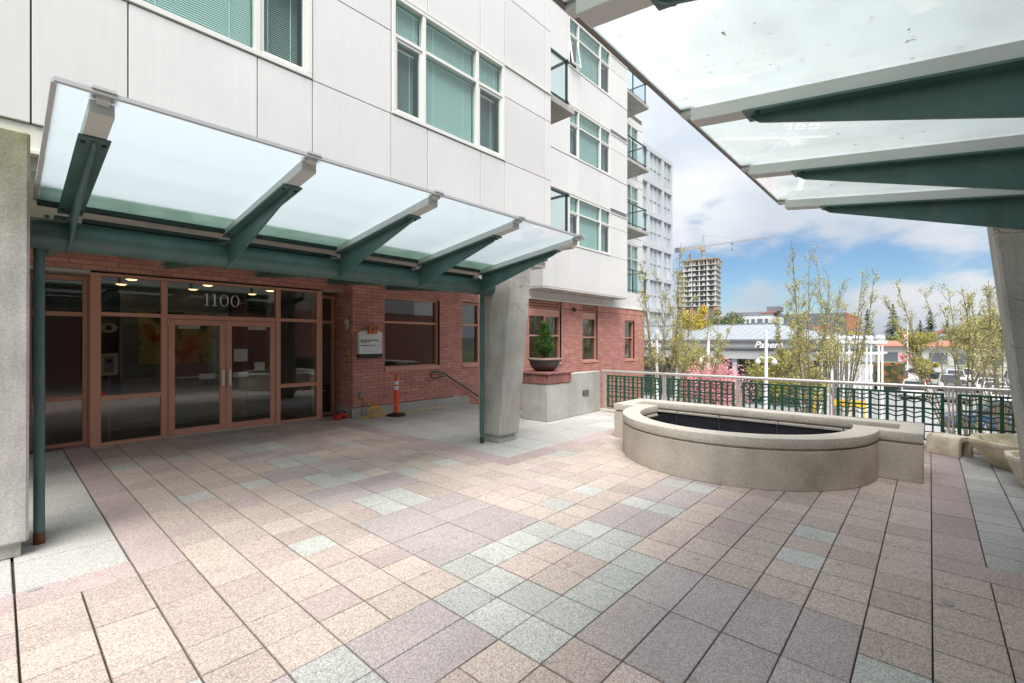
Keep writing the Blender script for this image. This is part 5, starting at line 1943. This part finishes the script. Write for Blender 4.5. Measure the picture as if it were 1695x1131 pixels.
for k, (x, y, h, r, lab) in enumerate(((163, 13.0, 14.6, 3.4, 'dark conifer left of the tallest conifer, beside the orange block'), (155, 7.1, 15.2, 3.8, 'tallest dark conifer with layered boughs left of the flagpole'), (175, -.1, 14.6, 3.8, 'pointed conifer right of the flagpole'), (180, 2.1, 11.6, 3.2, 'shorter conifer just left of the pointed conifer'), (172, -3.4, 11.0, 3.6, 'dark conifer right of the pointed conifer'), (168, -9.4, 13.0, 3.4, 'conifer beyond the spring trees near the pillar'), (190, 5.2, 8.5, 2.6, 'small distant conifer behind the flagpole'), (150, -12.6, 13.5, 3.8, 'conifer at the edge of the dark pillar'))):
    conifer((x, y, GZ), h, r, 60 + k, lab)

# -- parked cars
def car_proto(L=4.5, W=1.82, H=1.48, suv=False):
    t = thing('parked_car', (0, 0, 0), '', 'car', 'cars in the parking lot below')
    h = L / 2
    zb = .92 if suv else .84
    b = MB()
    b.prism([(-h, .30), (-h + .03, .60), (-h + .10, zb - .06), (-h + .55, zb), (h - 1.35, zb), (h - .25, zb - .16), (h - .03, zb - .30), (h, .32), (h - .15, .22), (-h + .15, .22)], 'y', -W / 2, W / 2)
    b.build('body', M['white'], t, bevel=(.07, 2), smooth=True)
    x0, x1, x2, x3 = (-h + .12, -h + .42, h - 2.35, h - 1.45) if suv else (-h + .45, -h + 1.05, h - 2.35, h - 1.35)
    c = MB()
    wi, wo = W / 2 - .24, W / 2 - .07
    z0, z1 = zb - .02, H
    vs = [(x0, -wo, z0), (x3, -wo, z0), (x3, wo, z0), (x0, wo, z0), (x1, -wi, z1), (x2, -wi, z1), (x2, wi, z1), (x1, wi, z1)]
    fs = [(0, 1, 5, 4), (1, 2, 6, 5), (2, 3, 7, 6), (3, 0, 4, 7)]
    c.add(vs, fs)
    c.build('windows', M['carglass'], t)
    r = MB()
    r.prism([(x1 - .08, H - .05), (x1 + .05, H), (x2 - .05, H + .02), (x2 + .10, H - .05)], 'y', -wi - .03, wi + .03)
    for s in (-1, 1):
        r.bar((x0, s * wo, z0), (x1, s * wi, z1 - .02), .07, .05)
        r.bar((x3, s * wo, z0), (x2, s * wi, z1 - .02), .07, .05)
        xm = (x1 + x2) / 2 - .1
        r.bar((xm, s * (wo + .005), z0), (xm, s * (wi + .005), z1 - .02), .05, .08)
    r.build('roof', M['white'], t, bevel=(.02, 1))
    for sx_ in (-h + .85, h - .90):
        for s in (-1, 1):
            w = MB().lathe([(.19, -.10), (.31, -.10), (.33, -.06), (.33, .06), (.31, .10), (.19, .10)], 18)
            w.v = [(sx_ + x, s * (W / 2 - .09) + z, .33 + y) for x, y, z in w.v]
            wo_ = w.build('wheel', M['tyre'], t)
            q = MB().lathe([(0, -.07), (.19, -.085), (.19, .085), (0, .07)], 12)
            q.v = [(sx_ + x, s * (W / 2 - .09) + z, .33 + y) for x, y, z in q.v]
            q.build('rim', M['silver'], wo_)
    for s in (-1, 1):
        MB().box(-h - .012, -h + .06, s * (W / 2 - .34), s * (W / 2 - .06), .60, .76).build('tail_light', M['tail'], t)
        MB().box(h - .14, h + .002, s * (W / 2 - .42), s * (W / 2 - .08), .50, .62).build('headlight', M['head'], t)
    MB().box(-h - .016, -h + .02, -.26, .26, .40, .52).build('number_plate', M['white_band'], t)
    return t
CARP = {}
def paint(name, col):
    return MATS.get('paint_' + name) or surf('paint_' + name, col, .28, var=.02, coat=.8)
PAINT = dict(white=(.78, .78, .78), silver=(.42, .43, .45), black=(.015, .015, .017), grey=(.16, .165, .175), blue=(.03, .06, .15), red=(.30, .02, .02), teal=(.08, .20, .22))
sedan, suv = car_proto(), car_proto(4.7, 1.9, 1.72, True)
used_proto = {False: False, True: False}
def place_car(is_suv, col, x, y, rot, label):
    src = suv if is_suv else sedan
    if not used_proto[is_suv]:
        used_proto[is_suv] = True
        o = src
    else:
        o = copy_tree(src)
    o['label'] = label
    o.location = (x, y, GZ)
    o.rotation_euler = (0, 0, R(rot))
    mt = paint(col, PAINT[col])
    for ch in o.children:
        if ch.name.startswith(('body', 'roof')):
            if ch.data.users > 1 or True:
                ch.data = ch.data.copy()
            ch.data.materials[0] = mt
    return o
for a in (
    (True, 'white', 58.2, 1.11, 2, 'white taxi with amber lamps driving away behind the right hand railing panel'),
    (False, 'red', 75.5, 1.5, 10, 'red car driving away beyond the white taxi'),
    (True, 'silver', 76.3, -.6, 3, 'silver car waiting beside the red car beyond the taxi'),
    (False, 'white', 18.4, 5.35, 88, 'white car just beyond the railing below the blossom tree'),
    (False, 'silver', 22.6, 7.9, 88, 'silver car parked behind the spreading tree stems'),
    (True, 'teal', 20.6, 4.6, 90, 'teal car parked beyond the railing right of the blossom tree'),
    (False, 'grey', 57.2, -1.9, 176, 'dark grey car, closest in the row left of the pillar'),
    (False, 'white', 57.3, -4.7, 178, 'white car, second in the near row by the pillar'),
    (True, 'blue', 40.2, -2.9, 92, 'dark blue car in the aisle by the pillar'),
    (False, 'black', 63.6, -1.95, 179, 'black car parked in the second row by the pillar'),
    (False, 'white', 63.5, -4.6, 180, 'white car beside the black car in the second row'),
    (True, 'silver', 69.4, -1.6, 181, 'silver car in the third row of the lot'),
    (False, 'white', 69.3, -4.5, 180, 'white car in the third row of the lot'),
    (False, 'red', 69.4, -7.2, 180, 'red car in the third row of the lot beside the pillar'),
    (True, 'white', 81.2, -2.4, 180, 'white car in the fourth row of the lot'),
    (False, 'silver', 81.4, -5.0, 180, 'silver car in the fourth row of the lot'),
    (True, 'grey', 81.3, -7.7, 180, 'grey car in the fourth row of the lot'),
    (False, 'black', 87.0, 2.0, 90, 'black car beyond the flagpole foot'),
    (True, 'white', 87.2, -3.6, 180, 'white car in the farthest row'),
    (False, 'teal', 84.0, 4.2, 90, 'teal car left of the flagpole foot'),
):
    o = place_car(*a)
    if 'taxi' in a[5] and 'driving' in a[5]:
        for s in (-1, 1):
            lm = MB().box(-.06, .06, -.12, .12, 0, .12).build('roof_lamp', M['amber'])
            lm.parent = o
            lm.location = (-1.9, s * .78, 1.02)

# -- box truck with a dark mural
tk_ = thing('box_truck', (63, 2.6, GZ), 'box truck with a dark leafy mural on its rear seen beyond the trees', 'truck')
def mural():
    m, N, L = new_mat('mural')
    out = N.new('ShaderNodeOutputMaterial')
    p = N.new('ShaderNodeBsdfPrincipled')
    geo = N.new('ShaderNodeNewGeometry')
    v = N.new('ShaderNodeTexVoronoi')
    v.inputs['Scale'].default_value = 3.2
    L.new(geo.outputs['Position'], v.inputs['Vector'])
    r = N.new('ShaderNodeValToRGB')
    e = r.color_ramp.elements
    e[0].position, e[0].color = 0.0, (.03, .04, .015, 1)
    e[1].position, e[1].color = 1.0, (.02, .02, .02, 1)
    for pos, col in ((.3, (.10, .09, .03, 1)), (.55, (.03, .05, .02, 1)), (.75, (.16, .11, .05, 1)), (.92, (.35, .12, .03, 1))):
        k = e.new(pos)
        k.color = col
    s = N.new('ShaderNodeSeparateColor')
    L.new(v.outputs['Color'], s.inputs[0])
    L.new(s.outputs[0], r.inputs[0])
    L.new(r.outputs[0], p.inputs['Base Color'])
    L.new(p.outputs[0], out.inputs[0])
    return m
MB().box(62.0, 67.0, 2.0, 4.45, GZ + .75, GZ + 3.1).build('box', mural(), tk_, bevel=(.04, 1))
MB().box(67.05, 68.8, 2.1, 4.35, GZ + .6, GZ + 2.4).build('cab', M['white'], tk_, bevel=(.2, 2))
MB().box(61.95, 67.05, 2.3, 4.2, GZ + .5, GZ + .74).build('chassis', M['black'], tk_)
for x in (63.2, 67.9):
    for y in (2.15, 4.3):
        w = MB().lathe([(.2, -.12), (.42, -.12), (.45, 0), (.42, .12), (.2, .12)], 16)
        w.v = [(x + a, y + c_, GZ + .45 + b_) for a, b_, c_ in w.v]
        w.build('wheel', M['tyre'], tk_)

# -- flagpole
fp = thing('flagpole', (92, 2.5, GZ), 'tall white flagpole with a drooping red and white striped flag', 'flagpole')
MB().tube([(92, 2.5, GZ), (92, 2.5, 4.6)], [.09, .05], 10).build('pole', M['white'], fp)
fl = MB()
for s in range(7):
    z0, z1 = 1.2 + s * .28, 1.2 + (s + 1) * .28
    for k in range(3):
        y0, y1_ = 2.56 + k * .13, 2.56 + (k + 1) * .13
        x0, x1_ = 92 + .1 * math.sin(k * 1.7), 92 + .1 * math.sin((k + 1) * 1.7)
        fl.box(min(x0, x1_), max(x0, x1_) + .02, y0, y1_, z0 - .10 * k, z1 - .10 * k, s % 2)
fl.build('flag', [M['red'], M['white']], fp)

# -- far buildings
ll = thing('shop_row', (140, -8, GZ), 'long low white shop row with a red roof band across the parking lot', 'building')
MB().box(140, 150, -60, 9.2, GZ, .55).build('wall', M['panel'], ll)
MB().prism([(139, .56), (139, .75), (145, 1.9), (151, .75), (151, .56)], 'y', -60.5, 9.6).build('roof', M['redroof'], ll)
for k in range(14):
    MB().box(139.9, 139.99, 5.5 - k * 4.2, 8.5 - k * 4.2, GZ + .4, -.8).build('window', M['far_win'], ll)

ob2 = thing('apartment_block', (207, 38, GZ), 'dark grey and orange apartment block beyond the shopping hall roof', 'building')
MB().box(206, 240, 22.6, 47, GZ, 12.3).build('wall', M['gr_block'], ob2)
MB().box(205.3, 205.98, 28, 44, GZ, 7.2).build('orange_bay', M['or_block'], ob2)
MB().box(206.5, 239.5, 22.0, 22.58, GZ, 12.0).build('orange_end', M['or_block'], ob2)
for k in range(4):
    y = 29 + k * 3.9
    f = MB()
    f.box(204.9, 205.28, y, y + 3.1, 2.8, 3.1); f.box(204.9, 205.28, y, y + 3.1, 5.9, 6.2)
    f.box(204.9, 205.28, y, y + .3, 3.1, 5.9); f.box(204.9, 205.28, y + 2.8, y + 3.1, 3.1, 5.9)
    o = f.build('window', M['wh_block'], ob2)
    MB().box(205.1, 205.28, y + .3, y + 2.8, 3.1, 5.9).build('pane', M['far_win'], o)
for k in range(6):
    MB().box(205.9, 205.99, 23.4 + k * 3.9, 24.6 + k * 3.9, 8.4, 10.4).build('window', M['far_win'], ob2)
wb = thing('apartment_block', (164, 42, GZ), 'white flat roofed apartment block left of the dark grey one', 'building')
MB().box(164, 182, 37.6, 47.4, GZ, 9.9).build('wall', M['wh_block'], wb)
MB().box(170, 182, 38, 50, 9.9, 11.6).build('penthouse', M['gr_block'], wb)
MB().box(170, 176, 36.4, 40, 11.6, 13.2).build('stair_tower', M['gr_block'], wb)
MB().box(169.8, 175, 37, 41.5, 11.2, 11.55).build('roof_edge', M['or_block'], wb)
for z in (4.6, 7.4):
    for y, w in ((38.2, .9), (39.8, 1.5), (42.0, 1.1), (43.8, .7), (45.2, 1.5)):
        MB().box(163.9, 163.99, y, y + w, z, z + 1.6).build('window', M['far_win'], wb)

def house(x, y, w, d, h, wall, roof, label):
    t = thing('house', (x, y, 0), label, 'house', 'distant houses on the hill')
    z0 = GZ
    MB().box(x, x + d, y - w / 2, y + w / 2, z0, h).build('wall', M[wall], t)
    MB().prism([(y - w / 2 - .4, h), (y, h + w * .28), (y + w / 2 + .4, h)], 'x', x - .4, x + d + .4).build('roof', M[roof], t)
    for q in (-.28, .12):
        MB().box(x - .06, x - .005, y + q * w, y + (q + .18) * w, h - 1.9, h - .7).build('window', M['far_win'], t)
house(330, 4.4, 9, 9, 6.4, 'wh_block', 'gr_block', 'pale house behind the flagpole on the hill')
house(352, 14.0, 11, 9, 8.0, 'greywall', 'gr_block', 'grey house left of the flagpole on the hill')
house(345, -5.2, 9, 9, 6.0, 'panel', 'redroof', 'cream house with reddish roof between the conifers')
house(150, 14.8, 7, 8, 3.0, 'wh_block', 'gr_block', 'white house behind the pergola and twigs')

# -- white office tower
tt = thing('office_tower', (74, 42, GZ), 'tall white gridded office tower behind the apartment balconies', 'building')
TY, TXR, TH = 35.0, 82.0, 34.2
MB().box(56, TXR - .25, TY + .25, TY + 22, GZ, TH - .3).build('core', M['far_win'], tt)
LV, LH = 8, 5.35
xs, x = [], TXR
pat = [('p', .55), ('w', 1.35), ('m', .28), ('w', 1.35), ('p', .95), ('w', 1.35), ('m', .28), ('w', 1.35), ('m', .28), ('w', 1.35)]
bays = []
k = 0
while x > 58:
    ty, w = pat[k % len(pat)] if k < len(pat) else pat[4 + (k - 4) % 6]
    bays.append((ty, x - w, x))
    x -= w
    k += 1
fr = MB()
for ty, a, b_ in bays:
    if ty == 'p': fr.box(a, b_, TY - .30, TY + .3, GZ, TH)
    elif ty == 'm': fr.box(a, b_, TY - .12, TY + .28, GZ, TH - .01)
for l in range(LV):
    z = TH - l * LH
    fr.box(58, TXR + .02, TY - .34, TY + .29, z - .75, z + .01)
    fr.box(58, TXR - .02, TY - .05, TY + .27, z - .75 - LH * .43 - .22, z - .75 - LH * .43)
fr.box(TXR - .3, TXR + .30, TY + .301, TY + 22, GZ, GZ + 1)
for l in range(LV):
    fr.box(TXR - .3, TXR + .34, TY + .30, TY + 22, TH - l * LH - .75, TH - l * LH)
for q in range(9):
    fr.box(TXR - .3, TXR + .30, TY + 2.2 + q * 2.4, TY + 2.8 + q * 2.4, GZ, TH - .01)
fr.build('frame', M['tower_w'], tt)
gp = surf('tower_glass', (.50, .55, .58), .15, spec=.8, rnd=.16)
gb = surf('tower_spandrel', (.30, .32, .38), .4)
for l in range(LV):
    z = TH - l * LH - .75
    for ty, a, b_ in bays:
        if ty == 'w':
            MB().box(a + .02, b_ - .02, TY + .08, TY + .12, z - LH + .78, z - .42).build('pane', gp, tt)
spm = MB()
for l in range(LV):
    z = TH - l * LH - .75
    for ty, a, b_ in bays:
        if ty == 'w':
            spm.box(a + .02, b_ - .02, TY + .02, TY + .25, z - .42, z - .005)
spm.build('spandrel', gb, tt)

# -- unfinished tower and crane (built square, then turned to its street)
ut = thing('unfinished_tower', (279.8, 92.8, GZ), 'unfinished concrete high rise with open floors and terracotta panels at its base', 'building')
UA, UB = 17.5, 15.0                # sides along local +y (left face) and +x (right face)
def add_local(mb, name, mat, parent):
    o = mb.build(name, mat)
    o.parent = parent
    return o
FH = 3.02
ztop = 50.0 - GZ
nfl = 9
for k in range(nfl + 1):
    z = ztop - k * FH
    s = MB()
    y1_ = UA if k == 0 else UA + 4.2 if k > 1 else UA
    s.box(-.9, UB + .9, -.9, y1_ + .9, z - .30, z)
    add_local(s, 'floor_slab', M['tower_slab'], ut)
    if 0 < k <= nfl:
        wl_ = MB()
        wl_.box(1.6, UB - 1.2, 1.4, min(y1_, UA) - 1.4, z + .01, z + FH - .31)
        add_local(wl_, 'core', M['tower_in'], ut)
        for q in range(7):
            pz = MB()
            yy = .6 + q * 2.6
            pz.box(.15, .30, yy, yy + random.uniform(.5, 1.7), z + .01, z + random.uniform(.9, 2.4))
            add_local(pz, 'hoarding', M['tower_slab'] if q % 3 else M['timber'], ut)
ncol = 5
for q in range(ncol):
    y = q * UA / (ncol - 1)
    add_local(MB().box(-.35, .35, y - .35, y + .35, 0, ztop - .30), 'column', M['tower_slab'], ut)
for q in range(1, 5):
    x = q * UB / 4
    add_local(MB().box(x - .35, x + .35, -.35, .35, 0, ztop - .30), 'column', M['tower_slab'], ut)
add_local(MB().box(-.35, .35, UA + 3.6, UA + 4.3, 0, ztop - FH * 2), 'column', M['tower_slab'], ut)
zb_ = ztop - nfl * FH - .3
base = MB()
base.box(.2, UB, .2, UA + 4, 0, zb_)
add_local(base, 'lower_wall', M['far_win'], ut)
for q in range(ncol):
    y = q * UA / (ncol - 1)
    add_local(MB().box(-.5, .18, y - .8, y + .8, 0, zb_), 'terracotta_pier', M['tower_or'], ut)
add_local(MB().box(3, UB + .2, -.5, .18, 0, zb_), 'lower_panel', M['tower_w'], ut)
for k in range(7):
    add_local(MB().box(-.25, .16, .4, UA - .4, k * FH + .01, k * FH + .8), 'spandrel', M['tower_w'], ut)
tmb = MB()
tmb.box(-1.4, UB + 1.2, -1.4, UA + 1.4, ztop + .01, ztop + .45)
for q in range(12):
    tmb.box(-1.3, -1.1, q * 1.5, q * 1.5 + .2, ztop - FH + .1, ztop)
for q in range(10):
    tmb.box(q * 1.5, q * 1.5 + .2, -1.3, -1.1, ztop - FH + .1, ztop)
tmb.box(-1.4, UB, UA + 1.5, UA + 5.6, ztop - FH * 2 + .01, ztop - FH * 2 + .5)
add_local(tmb, 'formwork', M['timber'], ut)
rr = MB()
for q in range(26):
    rr.box(1 + q * .5, 1.15 + q * .5, 3 + (q * 7 % 10), 3.15 + (q * 7 % 10), ztop + .45, ztop + .9 + (q % 4) * .4)
add_local(rr, 'rebar', M['crane_g'], ut)
add_local(MB().box(5, 5.9, 15.0, 15.9, ztop + .46, ztop + 5.2), 'hoist', M['redroof'], ut)
ut.location = (279.8, 92.8, GZ)
ut.rotation_euler = (0, 0, R(8.6))

cr = thing('tower_crane', (277, 99, GZ), 'tower crane with a long jib rising above the unfinished tower', 'crane')
def lattice(p, q, w, r, n, up=(0, 0, 1)):
    b = MB()
    p, q = Vector(p), Vector(q)
    d = (q - p).normalized()
    s = d.cross(Vector(up)).normalized()
    t = s.cross(d)
    cs = [s * w / 2 - t * w / 2, -s * w / 2 - t * w / 2, -s * w / 2 + t * w / 2, s * w / 2 + t * w / 2]
    for c_ in cs: b.bar(p + c_, q + c_, r, r)
    for k in range(n):
        a, e = p.lerp(q, k / n), p.lerp(q, (k + 1) / n)
        for i in range(4):
            b.bar(a + cs[i], e + cs[(i + 1) % 4], r * .7, r * .7)
    return b
cx_, cy_ = 284.5, 101.6
lattice((cx_, cy_, 40), (cx_, cy_, 57.8), 1.9, .26, 12, up=(1, 0, 0)).build('mast', M['crane_g'], cr)
jd = (Vector((313.5, 68.55, 0)) - Vector((cx_, cy_, 0)))
jd.z = 0
jn = jd.normalized()
P0 = Vector((cx_, cy_, 59.0))
P1 = P0 + jn * jd.length + Vector((0, 0, 6.0))
lattice(P0, P1, .85, .12, 34).build('jib', M['crane_g'], cr)
P2 = P0 - jn * 15.0 - Vector((0, 0, 2.2))
lattice(P0, P2, 1.3, .26, 12).build('counter_jib', M['crane_y'], cr)
ap = P0 + Vector((0, 0, 6.6))
b = MB()
for s in (-1, 1):
    b.bar(P0 + jn * s * 1.0, ap, .24, .24)
b.bar(ap, P0.lerp(P1, .62) + Vector((0, 0, .7)), .10, .10)
b.bar(ap, P2 + jn * 3, .10, .10)
b.build('a_frame', M['crane_g'], cr)
MB().box(P2.x - 1.3, P2.x + 1.3, P2.y - 1.0, P2.y + 1.4, P2.z - 1.2, P2.z + 1.2).build('counterweight', M['gr_block'], cr)
MB().box(P0.x - 1.4, P0.x + 1.2, P0.y - 1.2, P0.y + 1.2, P0.z - 2.6, P0.z - .3).build('cab', M['crane_y'], cr)
tp = P0.lerp(P1, .40)
b = MB()
b.box(tp.x - .8, tp.x + .8, tp.y - .5, tp.y + .5, tp.z - 1.1, tp.z - .6)
b.bar(tp, tp - Vector((0, 0, 4)), .08, .08)
b.box(tp.x - .35, tp.x + .35, tp.y - .35, tp.y + .35, tp.z - 4.8, tp.z - 3.9)
b.build('trolley', M['gr_block'], cr)
